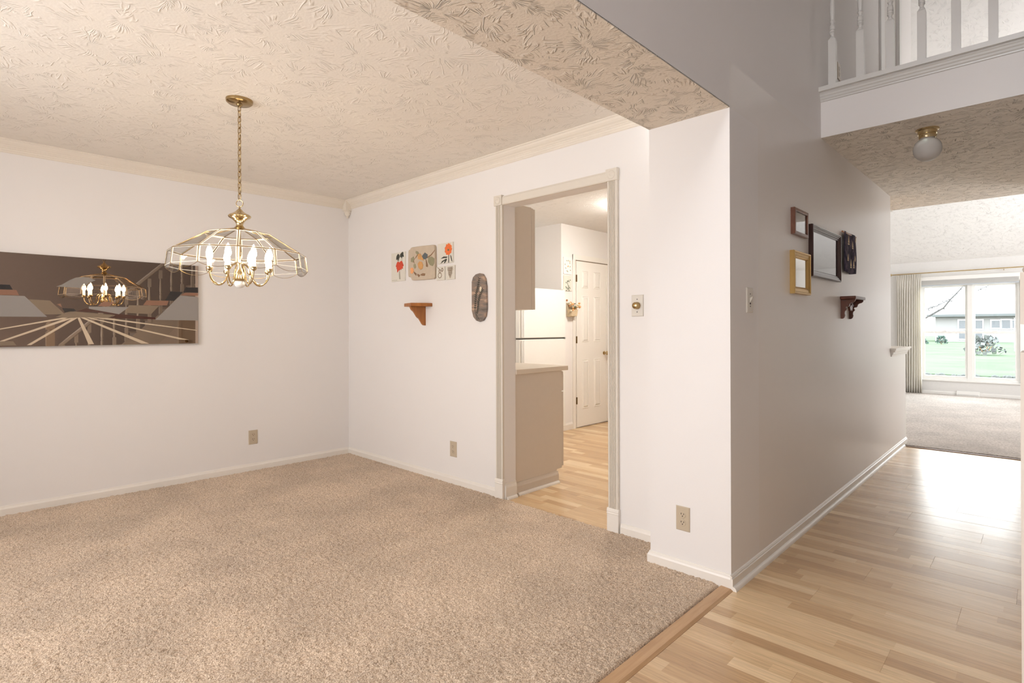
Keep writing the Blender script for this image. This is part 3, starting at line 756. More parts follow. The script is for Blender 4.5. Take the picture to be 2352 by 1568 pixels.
# dimmer
t = thing('dimmer_switch', (-1.690, YB, 1.327), 'ivory dimmer plate with round brass knob right of the kitchen doorway', 'switch')
plate_pts('y', YB, -1, -1.690, 1.327, .078, .122, .006).build('cover_plate', 'ivory', t)
MB().lathe([(.021, 0), (.021, -.006), (.0195, -.010), (.0195, -.022), (.017, -.027), (.008, -.030), (.002, -.0305)], (-1.690, YB - .006, 1.327), 24, 'y').build('knob', 'brass', t, smooth=True)
for s in (-1, 1): MB().lathe([(.0030, 0), (.0030, -.001)], (-1.690, YB - .006, 1.327 + s * .036), 10, 'y').build('screw', 'slot', t)
# toggle
t = thing('light_switch', (XH, 2.712, 1.335), 'ivory toggle light switch near the hall wall corner', 'switch')
plate_pts('x', XH, 1, 2.712, 1.335, .076, .122, .006).build('cover_plate', 'ivory', t)
MB().prism([(XH + .006, 1.322), (XH + .006, 1.345), (XH + .020, 1.352), (XH + .018, 1.343)], 'y', 2.707, 2.717).build('toggle', 'ivory', t)
MB().box(XH + .0055, XH + .0068, 2.705, 2.719, 1.314, 1.322).build('toggle_slot', 'slot', t)
for s in (-1, 1): MB().lathe([(.0030, 0), (.0030, .001)], (XH + .006, 2.712, 1.335 + s * .030), 10, 'x').build('screw', 'slot', t)

# ------------------------------------------------------------------ art tiles beside the doorway
M['tile'] = plain('ceramic_print_tile', (0.72, 0.69, 0.61), .35, tex=.03)
M['plaque'] = plain('stone_plaque', (0.56, 0.47, 0.36), .7, tex=.10, scale=25, bmp=.4)
def pm(name, c, tex=.15, sc=60): return plain(name, c, .5, tex=tex, scale=sc)
C_ = dict(red=pm('red_print', (.62, .06, .02), .3, 50), orange=pm('orange_print', (.80, .17, .04), .3, 40), lorange=pm('pale_orange_print', (.85, .38, .16)), black=pm('black_green_print', (.035, .035, .025)),
          green=pm('sage_print', (.30, .28, .17)), blue=pm('slate_blue_print', (.10, .12, .13)), pear=pm('pear_print', (.62, .33, .12), .2, 30), brown=pm('brown_print', (.26, .15, .08)),
          line=pm('sepia_line', (.20, .12, .06)), cream=pm('cream_print', (.74, .66, .5)), dgreen=pm('dark_green_print', (.10, .14, .08)), grey=pm('grey_line', (.35, .32, .25)))
def tile(label, x0, x1, z0, z1, d=.009, mat='tile', name='art_tile'):
    t = thing(name, ((x0 + x1) / 2, YB, z0), label, 'wall tile', 'art tiles beside the kitchen doorway')
    b = MB().box(x0, x1, YB - d, YB, z0, z1).build('tile_body', mat, t); bevel(b, .0015)
    return t, YB - d
def dec(t, y, name, mat, polys, h=.0006): decal(t, name, 'y', y - h, h + .0002, polys, C_[mat])
def petal(cx_, cz_, a, l, w, n=8):
    out = []
    for k in range(n + 1):
        q = k / n; out.append((q * l, w * sin(pi * q) ** .8))
    for k in range(n, -1, -1):
        q = k / n; out.append((q * l, -w * sin(pi * q) ** .8))
    out = out[:n + 1] + out[n + 2:-1]
    return [(cx_ + x * cos(a) - y * sin(a), cz_ + x * sin(a) + y * cos(a)) for x, y in out]
t, y = tile('narrow white tile with drooping red flower and black leaves, leftmost of the group', -4.160, -3.955, 1.607, 1.853)
dec(t, y, 'leaf_print', 'black', [petal(-4.055, 1.842, radians(a), l, .013) for a, l in ((-118, .06), (-92, .065), (-70, .045))] + [petal(-4.005, 1.846, radians(a), l, .011) for a, l in ((-120, .045), (-85, .05), (-50, .05), (-15, .03))])
dec(t, y, 'stem_print', 'grey', [[(-4.044, 1.80), (-4.040, 1.80), (-4.046, 1.755), (-4.050, 1.755)], [(-4.004, 1.81), (-4.000, 1.81), (-3.992, 1.755), (-3.997, 1.755)], [(-4.041, 1.692), (-4.029, 1.691), (-4.023, 1.622), (-4.039, 1.623), (-4.043, 1.658)]])
dec(t, y, 'flower_print', 'red', [petal(-4.035, 1.765, radians(a), l, .017) for a, l in ((-165, .05), (-150, .065), (-130, .07), (-112, .09), (-90, .072), (-68, .07), (-48, .075), (-28, .07), (-10, .05))], .0008)
dec(t, y, 'caption_print', 'grey', [[(-4.150, 1.616), (-4.07, 1.616), (-4.07, 1.619), (-4.150, 1.619)]])
# big plaque
t = thing('art_plaque', (-3.69, YB, 1.59), 'largest tan stone plaque with painted pears, leaves and berries', 'wall plaque')
o = MB().prism([(-3.888, 1.845), (-3.878, 1.858), (-3.862, 1.858), (-3.855, 1.870), (-3.835, 1.875), (-3.700, 1.872), (-3.556, 1.866), (-3.540, 1.862), (-3.532, 1.848), (-3.528, 1.720), (-3.530, 1.612), (-3.537, 1.600), (-3.552, 1.594), (-3.700, 1.596), (-3.822, 1.600), (-3.838, 1.604), (-3.850, 1.622), (-3.862, 1.628), (-3.884, 1.632), (-3.890, 1.650), (-3.892, 1.740)], 'y', YB - .024, YB).build('plaque_slab', 'plaque', t); bevel(o, .005, 3)
y = YB - .024
S = {'pear': [(-3.726, 1.748), (-3.695, 1.742), (-3.677, 1.714), (-3.686, 1.687), (-3.713, 1.679), (-3.74, 1.697), (-3.752, 1.731)], 'pear2': [(-3.749, 1.807), (-3.717, 1.812), (-3.677, 1.768), (-3.672, 1.751), (-3.749, 1.769)]}
dec(t, y, 'fruit_relief', 'pear', [S['pear'], S['pear2']], .003)
dec(t, y, 'leaf_relief', 'green', [[(-3.61, 1.772), (-3.566, 1.774), (-3.53, 1.755), (-3.532, 1.718), (-3.554, 1.696), (-3.588, 1.707), (-3.615, 1.735)], [(-3.776, 1.839), (-3.749, 1.831), (-3.731, 1.808), (-3.763, 1.808), (-3.781, 1.823)],
    [(-3.846, 1.783), (-3.809, 1.796), (-3.795, 1.773), (-3.818, 1.747), (-3.847, 1.755)], [(-3.809, 1.73), (-3.786, 1.733), (-3.777, 1.705), (-3.791, 1.693), (-3.809, 1.708)]], .002)
dec(t, y, 'berry_relief', 'blue', [[(-3.69, 1.79), (-3.654, 1.813), (-3.619, 1.795), (-3.623, 1.768), (-3.654, 1.758), (-3.686, 1.768)]], .003)
dec(t, y, 'bud_relief', 'lorange', [[(-3.851, 1.705), (-3.819, 1.703), (-3.805, 1.674), (-3.828, 1.654), (-3.852, 1.661)]], .002)
dec(t, y, 'sprig_relief', 'brown', [[(-3.628, 1.774), (-3.575, 1.791), (-3.523, 1.825), (-3.528, 1.815), (-3.571, 1.782), (-3.619, 1.765)], [(-3.645, 1.76), (-3.637, 1.756), (-3.615, 1.709), (-3.619, 1.693), (-3.641, 1.7), (-3.641, 1.722)],
    [(-3.809, 1.672), (-3.772, 1.653), (-3.773, 1.634), (-3.8, 1.652)], [(-3.754, 1.649), (-3.718, 1.636), (-3.736, 1.62), (-3.759, 1.638)], [(-3.718, 1.641), (-3.682, 1.649), (-3.65, 1.644), (-3.659, 1.626), (-3.7, 1.629)], petal(-3.79, 1.775, .7, .06, .004), petal(-3.80, 1.735, 1.9, .05, .004)], .0015)
t, y = tile('white tile with orange poppy and dark leaves, top right of the group', -3.505, -3.319, 1.708, 1.866, .012)
fc = (-3.372, 1.812)
dec(t, y, 'petal_print', 'orange', [petal(fc[0], fc[1], 2 * pi * k / 9, .047, .020) for k in range(9)])
dec(t, y, 'pale_petal_print', 'lorange', [petal(fc[0], fc[1], a, .052, .012) for a in (1.1, 1.6, 2.1, .5)], .0004)
dec(t, y, 'flower_centre', 'dgreen', [[(fc[0] + .010 * cos(a), fc[1] - .004 + .008 * sin(a)) for a in [2 * pi * k / 10 for k in range(10)]]], .0012)
dec(t, y, 'leaf_print', 'black', [[(-3.468, 1.747), (-3.431, 1.762), (-3.381, 1.757), (-3.39, 1.748), (-3.431, 1.749)], [(-3.469, 1.708), (-3.448, 1.729), (-3.398, 1.743), (-3.386, 1.737), (-3.431, 1.723)], [(-3.427, 1.709), (-3.414, 1.729), (-3.39, 1.737), (-3.394, 1.727), (-3.415, 1.709)],
    [(-3.349, 1.77), (-3.337, 1.758), (-3.322, 1.713), (-3.333, 1.719), (-3.345, 1.749)], [(-3.37, 1.771), (-3.362, 1.771), (-3.364, 1.709), (-3.372, 1.709)]])
t, y = tile('small white tile with an outlined pear and leaf', -3.523, -3.420, 1.580, 1.686, .012)
def outline(c, rx, rz, w, n=18, a=0):
    po = [(c[0] + rx * cos(q), c[1] + rz * sin(q)) for q in [2 * pi * k / n for k in range(n)]]
    pi_ = [(c[0] + (rx - w) * cos(q), c[1] + (rz - w) * sin(q)) for q in [2 * pi * k / n for k in range(n)]]
    return [[po[k], po[(k + 1) % n], pi_[(k + 1) % n], pi_[k]] for k in range(n)]
dec(t, y, 'pear_line', 'line', outline((-3.478, 1.618), .024, .022, .005) + outline((-3.478, 1.650), .013, .016, .005) + outline((-3.448, 1.660), .012, .015, .005) + [petal(-3.478, 1.664, 2.6, .04, .002)])
t, y = tile('small white tile with an outlined bunch of grapes', -3.402, -3.298, 1.579, 1.686, .012)
gp = []
for r_, n_ in enumerate((4, 4, 3, 3, 2, 1)):
    for k in range(n_): gp += outline((-3.350 + (k - (n_ - 1) / 2) * .016, 1.668 - r_ * .014), .0085, .0080, .003, 8)
dec(t, y, 'grape_line', 'line', gp)
# slate with sprigs
def slate():
    mt, nt, b, out = new_mat('banded_slate')
    P = vmth(nt, 'MULTIPLY', pos(nt), (6, 6, 30))
    g = noise(nt, P, 1.0, 3, .6)
    nt.links.new(ramp(nt, g, [(.30, (.12, .095, .08)), (.46, (.20, .165, .14)), (.56, (.28, .20, .15)), (.64, (.50, .34, .24)), (.75, (.25, .21, .18))]), b.inputs['Base Color'])
    b.inputs['Roughness'].default_value = .55; return mt
M['slate'] = slate()
t = thing('slate_plaque', (-3.01, YB, 1.25), 'tall oval grey slate plaque with black fern sprigs beside the doorway', 'wall plaque')
o = MB().prism([(-3.096, 1.333), (-3.096, 1.543), (-3.082, 1.578), (-3.052, 1.597), (-3.012, 1.603), (-2.976, 1.595), (-2.950, 1.562), (-2.938, 1.505), (-2.935, 1.343), (-2.945, 1.290), (-2.972, 1.258), (-3.012, 1.249), (-3.048, 1.258), (-3.080, 1.286)], 'y', YB - .018, YB).build('slate_slab', 'slate', t); bevel(o, .004, 3)
y = YB - .018; sp = []
for path in ([(-3.010, 1.560), (-3.024, 1.500), (-3.043, 1.455), (-3.052, 1.395), (-3.056, 1.332), (-3.046, 1.295), (-3.030, 1.256)], [(-2.975, 1.480), (-3.002, 1.442), (-3.020, 1.394), (-3.024, 1.345), (-3.040, 1.300), (-3.010, 1.262)]):
    for (a, b_) in zip(path[:-1], path[1:]):
        dx_, dz_ = b_[0] - a[0], b_[1] - a[1]; l_ = math.hypot(dx_, dz_); nx_, nz_ = -dz_ / l_ * .002, dx_ / l_ * .002
        sp.append([(a[0] + nx_, a[1] + nz_), (b_[0] + nx_, b_[1] + nz_), (b_[0] - nx_, b_[1] - nz_), (a[0] - nx_, a[1] - nz_)])
        if a[1] < 1.34: continue
        for q in (0, .25, .5, .75):
            px_, pz_ = a[0] + dx_ * q, a[1] + dz_ * q
            aa = math.atan2(-dz_, -dx_)
            sp.append(petal(px_, pz_, aa + .9, .018, .003, 4)); sp.append(petal(px_, pz_, aa - .9, .018, .003, 4))
dec(t, y, 'sprig_print', 'black', sp)
decal(t, 'moon_print', 'y', y - .0004, .0006, [[(-2.995 + .012 * cos(a), 1.485 + .020 * sin(a)) for a in [2 * pi * k / 14 for k in range(14)]]], C_['cream'])

# bracket shelf on the dining wall
t = thing('bracket_shelf', (-3.70, YB, 1.22), 'golden brown wooden bracket shelf, pointed front, below the art tiles', 'shelf')
o = MB().prism([(-3.845, YB), (-3.845, YB - .045), (-3.800, YB - .125), (-3.660, YB - .160), (-3.590, YB - .05), (-3.590, YB)], 'z', 1.378, 1.405).build('shelf_top', 'shelf_wood', t); bevel(o, .003)
br = [(YB, 1.378), (YB - .145, 1.378), (YB - .142, 1.366), (YB - .132, 1.350), (YB - .112, 1.335), (YB - .098, 1.318), (YB - .084, 1.298), (YB - .074, 1.288), (YB - .060, 1.280), (YB - .046, 1.262), (YB - .030, 1.238), (YB - .018, 1.228), (YB, 1.226)]
o = MB().prism(br, 'x', -3.700, -3.678).build('bracket', 'shelf_wood', t); bevel(o, .002)

# ------------------------------------------------------------------ hall wall pictures
def picture(name, label, y0, y1, z0, z1, prof, fmat, inner, artmat, artname='print'):
    t = thing(name, (XH, (y0 + y1) / 2, z0), label, 'picture', 'framed pieces on the hall wall')
    MB().rect_frame('x', y0, y1, z0, z1, prof, XH).build('frame', fmat, t)
    MB().box(XH + .001, XH + (.012 if artname != 'print' else .006), y0 + inner, y1 - inner, z0 + inner, z1 - inner).build(artname, artmat, t)
    return t
t = picture('picture_frame', 'small brown framed picture, highest left of the hall group', 3.322, 3.568, 1.734, 1.885, [(0, 0), (0, .022), (.003, .024), (.016, .024), (.018, .022), (.018, 0)], 'frame_brown', .017, 'paper')
MB().box(XH + .016, XH + .0168, 3.340, 3.550, 1.752, 1.867).build('glass', 'frame_glass', t)
decal(t, 'printed_patch', 'x', XH + .006, .0005, [[(3.39, 1.79), (3.50, 1.79), (3.50, 1.835), (3.46, 1.845), (3.39, 1.83)]], pm('pale_print', (.5, .5, .49)))
t = picture('mirror', 'narrow gold framed mirror, lower left of the hall group', 3.304, 3.604, 1.394, 1.640, [(0, 0), (0, .022), (.003, .027), (.010, .027), (.014, .022), (.026, .020), (.031, .022), (.036, .018), (.042, .012), (.042, 0)], 'gold', .038, bronze('mirror_silvering', (.80, .81, .80), .02), 'mirror_glass')
t = picture('picture_frame', 'largest dark framed picture in the middle of the hall group', 3.645, 4.284, 1.514, 1.834, [(0, 0), (0, .022), (.003, .027), (.008, .027), (.010, .024), (.016, .023), (.018, .020), (.026, .019), (.028, .016), (.036, .014), (.040, .011), (.040, 0)], 'frame_black', .038, 'paper')
MB().box(XH + .0095, XH + .0101, 3.684, 4.245, 1.553, 1.795).build('glass', 'frame_glass', t)
decal(t, 'landscape_print', 'x', XH + .006, .0006, [[(3.73, 1.645), (3.80, 1.655), (3.88, 1.648), (3.95, 1.662), (4.02, 1.650), (4.20, 1.640), (4.20, 1.600), (3.73, 1.600)]], pm('misty_shore_print', (.52, .53, .52)))
decal(t, 'mast_print', 'x', XH + .0062, .0006, [[(3.93, 1.66), (3.945, 1.72), (3.948, 1.66)]], pm('mast_print', (.6, .6, .6)))
# banner
def cloth_mat():
    mt, nt, b, out = new_mat('navy_woven_cloth')
    P = pos(nt); g = noise(nt, vmth(nt, 'MULTIPLY', P, (30, 22, 22)), 1.0, 3, .6)
    nt.links.new(ramp(nt, g, [(.35, (.012, .010, .025)), (.5, (.045, .030, .060)), (.62, (.10, .075, .10)), (.75, (.05, .04, .07))]), b.inputs['Base Color'])
    b.inputs['Roughness'].default_value = .9; return mt
M['navy'] = cloth_mat()
t = thing('cloth_banner', (XH, 4.55, 1.59), 'small navy cloth wall hanging with golden figures on a rod', 'wall hanging')
mb = MB(); ny_, nz_ = 10, 12; vs = []
for j in range(nz_ + 1):
    for i in range(ny_ + 1):
        u = i / ny_; w = j / nz_
        yy = 4.40 + .30 * u - .012 * sin(pi * w) * (1 if u < .5 else -1); zz = 1.600 + .285 * w - .01 * sin(pi * u) * (1 - w)
        vs.append((XH + .014 + .010 * sin(u * 7 + w * 2) * (1 - .6 * w) + .004, yy, zz))
fs = [(j * (ny_ + 1) + i, j * (ny_ + 1) + i + 1, (j + 1) * (ny_ + 1) + i + 1, (j + 1) * (ny_ + 1) + i) for j in range(nz_) for i in range(ny_)]
o = mb.add(vs, fs).build('cloth', 'navy', t, smooth=True); sl = o.modifiers.new('s', 'SOLIDIFY'); sl.thickness = .004; sl.offset = -1
MB().tube([(XH + .014, 4.36, 1.878), (XH + .014, 4.74, 1.878)], .006, 8).build('rod', 'shelf_wood', t, smooth=True)
M['gold_thread'] = pm('golden_thread', (.55, .40, .20), .3, 80)
mb = MB()
for (cy_, cz_, s_) in ((4.46, 1.825, 1.1), (4.57, 1.80, .9), (4.66, 1.85, .6), (4.44, 1.70, .8), (4.52, 1.66, 1.0), (4.60, 1.665, 1.0), (4.64, 1.71, .7)):
    xx = XH + .031
    mb.prism([(cy_ - .022 * s_, cz_ - .022 * s_), (cy_ + .022 * s_, cz_ - .020 * s_), (cy_ + .014 * s_, cz_ - .030 * s_), (cy_ - .014 * s_, cz_ - .031 * s_)], 'x', xx, xx + .001)
    mb.prism([(cy_ - .002, cz_ - .018 * s_), (cy_ + .018 * s_, cz_ - .016 * s_), (cy_ + .003, cz_ + .032 * s_)], 'x', xx, xx + .001)
    mb.prism([(cy_ - .016 * s_, cz_ - .016 * s_), (cy_ - .005, cz_ - .017 * s_), (cy_ - .004, cz_ + .020 * s_)], 'x', xx, xx + .001)
mb.build('golden_boat', 'gold_thread', t)
# carved shelf
t = thing('carved_shelf', (XH, 4.49, 1.26), 'small dark carved wooden shelf on scroll brackets on the hall wall', 'shelf')
o = MB().box(XH, XH + .100, 4.345, 4.632, 1.398, 1.420).build('shelf_top', 'dark_wood', t); bevel(o, .005, 2)
scr = [(0, 1.398), (.092, 1.398), (.090, 1.386), (.080, 1.378), (.066, 1.374), (.056, 1.366), (.054, 1.354), (.046, 1.346), (.034, 1.346), (.030, 1.338), (.038, 1.330), (.034, 1.322), (.026, 1.314), (.024, 1.300), (.027, 1.286), (.022, 1.270), (.012, 1.262), (0, 1.262)]
for yy in (4.368, 4.596):
    o = MB().prism([(XH + a, b) for a, b in scr], 'y', yy, yy + .016).build('scroll_bracket', 'dark_wood', t); bevel(o, .002)
fr = [(4.384, 1.398)] + [(4.384 + .212 * k / 16, 1.372 - .022 * abs(sin(pi * k / 8)) ** .7 + .014 * (1 if 6 < k < 10 else 0)) for k in range(17)] + [(4.596, 1.398)]
MB().prism(fr, 'x', XH + .028, XH + .038).build('carved_apron', 'dark_wood', t)
MB().prism([(4.45, 1.345), (4.47, 1.318), (4.49, 1.330), (4.51, 1.318), (4.53, 1.345), (4.49, 1.362)], 'x', XH + .026, XH + .040).build('carved_rosette', 'dark_wood', t)

# ------------------------------------------------------------------ hall globe light
gx, gy = -.531, 4.20
t = thing('ceiling_light', (gx, gy, ZL), 'unlit frosted globe light with brass base on the hall ceiling', 'ceiling light')
MB().lathe([(.050, -.030), (.052, -.012), (.058, -.010), (.062, -.006), (.062, 0)], (gx, gy, ZL), 32).build('base_plate', 'brass_bright', t, smooth=True)
MB().lathe([(.043, -.056), (.045, -.052), (.045, -.030), (.050, -.028)], (gx, gy, ZL), 32).build('collar', 'brass_bright', t, smooth=True)
pr = [(.038, -.050)] + [(.078 * sin(a), -.120 - .076 * cos(pi - a) * -1 * -1) for a in []]
pr = [(.040, -.052)] + [(.076 * sin(pi * q), -.122 + .074 * cos(pi * q)) for q in [.18, .25, .33, .42, .5, .58, .66, .75, .83, .91, .97]] + [(.001, -.196)]
MB().lathe(pr, (gx, gy, ZL), 32).build('globe', 'frost', t, smooth=True)
for a in (0, 2.1, 4.2): MB().lathe([(.004, 0), (.004, .006)], (gx + .045 * cos(a), gy + .045 * sin(a), ZL - .048), 8).build('thumb_screw', 'brass', t)

# ------------------------------------------------------------------ landing edge and balustrade
struct('trim_7', MB().box(XH, 0.0, YL - .050, YL + .06, ZU - .044, ZU - .016)
       .prism([(YL, ZU - .044), (YL - .030, ZU - .044), (YL - .030, ZU - .052), (YL - .024, ZU - .058), (YL - .022, ZU - .068), (YL - .016, ZU - .074), (YL - .014, ZU - .084), (YL - .008, ZU - .090), (YL - .008, ZU - .098), (YL, ZU - .100)], 'x', XH, 0.0), 'baluster', 'white nosing and moulding along the landing edge')
struct('floor_landing', MB().box(XH, 1.05, YL + .06, YPE, ZU - .03, ZU - .012), 'carpet_far')
bal = thing('balustrade', (-.53, YL, ZU - .016), 'white turned balusters along the upstairs landing edge', 'balustrade')
def baluster_mb(w=.041, h=.92, base=.30, top=.10):
    mb = MB(); q = w / 2
    mb.box(-q, q, -q, q, 0, base - .012)
    mb.add([(-q, -q, base - .012), (q, -q, base - .012), (q, q, base - .012), (-q, q, base - .012), (-q * .62, -q * .62, base), (q * .62, -q * .62, base), (q * .62, q * .62, base), (-q * .62, q * .62, base)], [(0, 1, 5, 4), (1, 2, 6, 5), (2, 3, 7, 6), (3, 0, 4, 7), (4, 5, 6, 7)])
    z = base - .002; k = q / .0205
    pr = [(.015, 0), (.0165, .004), (.015, .008), (.011, .012), (.0105, .020), (.0125, .028), (.0165, .032), (.0165, .036), (.013, .038), (.016, .041), (.0165, .046), (.016, .050), (.0135, .053),
          (.0165, .056), (.0165, .072), (.014, .076), (.0165, .080), (.0155, .084), (.011, .088), (.0105, .098), (.0135, .104), (.0165, .108), (.0155, .112), (.0115, .118), (.0125, .128), (.0155, .150), (.0165, .175), (.0155, .200), (.012, .28), (.0095, .40)]
    H_ = h - top - base
    pr = [(r * k, zz) for r, zz in pr if zz < H_ - .03] + [(.010 * k, H_ - .02), (.015 * k, H_ - .012), (.011 * k, H_)]
    mb.lathe(pr, (0, 0, z), 20)
    mb.box(-q, q, -q, q, h - top - .004, h)
    return mb
bme = None
bxs = [-.985, -.829, -.672, -.517, -.359, -.199, -.045]
for i, x in enumerate(bxs):
    if bme is None:
        b0 = baluster_mb().build('baluster', 'baluster', None, smooth=True); b0.parent = bal; bme = b0
    else:
        b0 = bme.copy(); COL.objects.link(b0); b0.parent = bal
    b0.location = (x + .53, -.012, 0)
o = MB().box(XH, 0.06, YL - .040, YL + .018, ZU + .900, ZU + .945).build('handrail', 'baluster', bal); bevel(o, .012, 3)
MB().box(-.020, .065, YL - .055, YL + .03, ZU - .016, ZU + 1.05).build('newel_post', 'baluster', bal)

# upstairs door
dr = thing('upstairs_door', (XH, 6.15, ZU), 'white upstairs door standing ajar in its casing behind the landing', 'door')
MB().box(XH, XH + .016, 5.655, 5.80, ZU, ZU + 2.10).build('casing_side', 'baluster', dr)
MB().box(XH, XH + .016, 6.50, 6.60, ZU, ZU + 2.10).build('casing_side', 'baluster', dr)
MB().box(XH, XH + .016, 5.655, 6.60, ZU + 2.03, ZU + 2.13).build('casing_head', 'baluster', dr)
o = MB().box(XH - .050, XH - .015, 5.93, 6.50, ZU + .01, ZU + 2.02).build('door_slab', plain('door_slab_paint', (0.60, 0.57, 0.53), .4), dr)
MB().box(XH - .115, XH - .105, 5.80, 6.50, ZU, ZU + 2.03).build('unlit_room_panel', 'slot', dr)  # near-black panel stands in for the unlit room behind the door

# ------------------------------------------------------------------ staircase (seen in the mirror picture)
NR = 14; RZ = (ZU - .02) / NR; RY = RZ / .95; SY0 = 1.12
st = thing('staircase', (.5, SY0, 0), 'white staircase with turned balusters, newel post and handrail by the foyer', 'staircase')
for i in range(NR):
    y0 = SY0 + i * RY
    if i < NR - 1:
        MB().box(.012, 1.055, y0 - .02, y0 + RY, (i + 1) * RZ - .025, (i + 1) * RZ).build('tread', 'carpet_far', st)
    MB().box(.012, 1.055, y0, y0 + .018, i * RZ, (i + 1) * RZ - .025).build('riser', 'baluster', st)
yt = SY0 + NR * RY
def nose(y): return RZ + .95 * (y - SY0)
MB().prism([(SY0 - .0, 0.0), (SY0 - .0, nose(SY0) + .10), (yt - .25, nose(yt - .25) + .10), (yt - .25, nose(yt - .25) - .10), (SY0 + .30, 0.0)], 'x', .004, .030).build('stringer', 'baluster', st)
o = MB().prism([(SY0 + .02, nose(SY0) + .735), (yt - .28, nose(yt - .28) + .86), (yt - .28, nose(yt - .28) + .92), (SY0 + .02, nose(SY0) + .80)], 'x', -.010, .042).build('handrail', 'baluster', st); bevel(o, .010, 3)
nx0 = -.025
npm = MB().box(nx0, nx0 + .088, 1.015, 1.103, 0, 1.165)
npm.lathe([(.036, 1.165), (.040, 1.172), (.036, 1.180), (.026, 1.188), (.026, 1.196), (.034, 1.204)], (nx0 + .044, 1.059, 0), 20)
npm.box(nx0, nx0 + .088, 1.015, 1.103, 1.204, 1.275)
npm.lathe([(.040, 1.275), (.043, 1.282), (.038, 1.292), (.030, 1.298), (.016, 1.306), (.004, 1.314)], (nx0 + .044, 1.059, 0), 20)
npm.build('newel_post', plain('newel_paint', (0.60, 0.53, 0.45), .35, tex=.02), st, smooth=True)
sbm = None
for i in range(17):
    y = 1.19 + .1425 * i; zb_ = nose(y) + .10
    if sbm is None:
        sbm = baluster_mb(.040, .66, .20, .12).build('baluster', 'baluster', None, smooth=True); b0 = sbm; b0.parent = st
    else:
        b0 = sbm.copy(); COL.objects.link(b0); b0.parent = st
    b0.location = (.017 - .5, y - SY0, zb_ - .01)
# wall under the stairs with a low closet door
struct('wall_stair', MB().prism([(SY0 + .35, -.1), (SY0 + .35, nose(SY0 + .35) - .18), (yt - .3, nose(yt - .3) - .18), (yt - .3, ZL), (4.0, ZL), (4.0, -.1)], 'x', .008, .09), 'wall', 'wall under the staircase')
cd = thing('closet_door', (.006, 2.9, 0), 'low white closet door under the staircase', 'door')
MB().box(-.004, .008, 2.60, 3.16, 0.02, 1.34).build('door_slab', 'cab', cd)
MB().box(-.010, .008, 2.56, 2.60, 0, 1.38).box(-.010, .008, 3.16, 3.20, 0, 1.38).box(-.010, .008, 2.56, 3.20, 1.34, 1.38).build('casing', 'cab', cd)
MB().lathe([(.010, 0), (.010, -.02), (.022, -.03), (.022, -.045), (.01, -.05)], (-.004, 2.66, 1.02), 16, 'x').build('knob', 'brass', cd, smooth=True)

# ------------------------------------------------------------------ kitchen
kx = -2.786
cab = thing('upper_cabinet', (kx - .4, YB + .115, 1.335), 'beige upper cabinet seen end-on through the doorway', 'cabinet')
MB().box(kx - .62, kx, YB + .116, 3.016, 1.338, 2.095).build('body', 'cab', cab)
MB().box(kx - .62, kx, 3.018, 3.034, 1.342, 2.090).build('face_frame', 'cab', cab)
MB().box(kx - .60, kx - .004, 3.037, 3.060, 1.340, 2.086).build('door', 'cab', cab)
cab = thing('base_cabinet', (kx - .4, YB + .115, 0), 'beige base cabinet under the countertop, seen end-on', 'cabinet')
MB().box(kx - .95, kx, YB + .116, 3.300, 0.0, .868).box(kx - .95, kx, 3.300, 3.362, .105, .868).build('body', 'cab', cab)
MB().box(kx - .94, kx - .003, 3.366, 3.386, .12, .70).build('door', 'cab', cab)
MB().box(kx - .94, kx - .003, 3.366, 3.386, .71, .86).build('drawer', 'cab', cab)
MB().sweep([(kx, 3.310), (kx, YB + .117)], [(a, b * 1.35) for a, b in BBP]).build('end_baseboard', 'cab', cab)
MB().sweep([(kx, 3.305), (kx, YB + .135)], SHOE).build('quarter_round', 'trim', cab)
o = MB().box(kx - .98, kx + .022, YB + .116, 3.418, .870, .905).build('countertop', 'counter'); bevel(o, .003); tag(o, 'beige laminate countertop on the base cabinet', 'countertop')
# fridge
fr_ = thing('refrigerator', (-4.45, 4.60, 0), 'white top-freezer refrigerator behind the countertop', 'refrigerator')
MB().box(-4.84, -4.125, 4.205, 4.975, .05, 1.640).build('body', 'appliance', fr_)
MB().box(-4.80, -4.14, 4.24, 4.94, 0.0, .05).build('base_grille', 'rubber', fr_)
for nm, z0, z1 in (('freezer_door', 1.096, 1.640), ('fridge_door', .07, 1.080)):
    o = MB().box(-4.118, -4.062, 4.205, 4.975, z0, z1).build(nm, 'appliance', fr_); bevel(o, .006, 3)
    z_a, z_b = (z0 + .01, z0 + .34) if nm[1] == 'r' and nm[0:2] == 'fr' and nm[2] == 'e' else (z1 - .36, z1 - .01)
    h_ = MB().box(-4.062, -4.036, 4.228, 4.242, z_a, z_b).box(-4.062, -4.038, 4.250, 4.262, z_a, z_b).build('handle', 'appliance', o); bevel(h_, .003)
MB().box(-4.12, -4.075, 4.215, 4.965, 1.080, 1.096).build('gasket', 'rubber', fr_)
MB().box(-4.075, -4.052, 4.955, 4.972, 1.080, 1.096).build('hinge', 'steel', fr_)
MB().box(-4.11, -4.07, 4.94, 4.975, 1.640, 1.650).build('hinge', 'appliance', fr_)
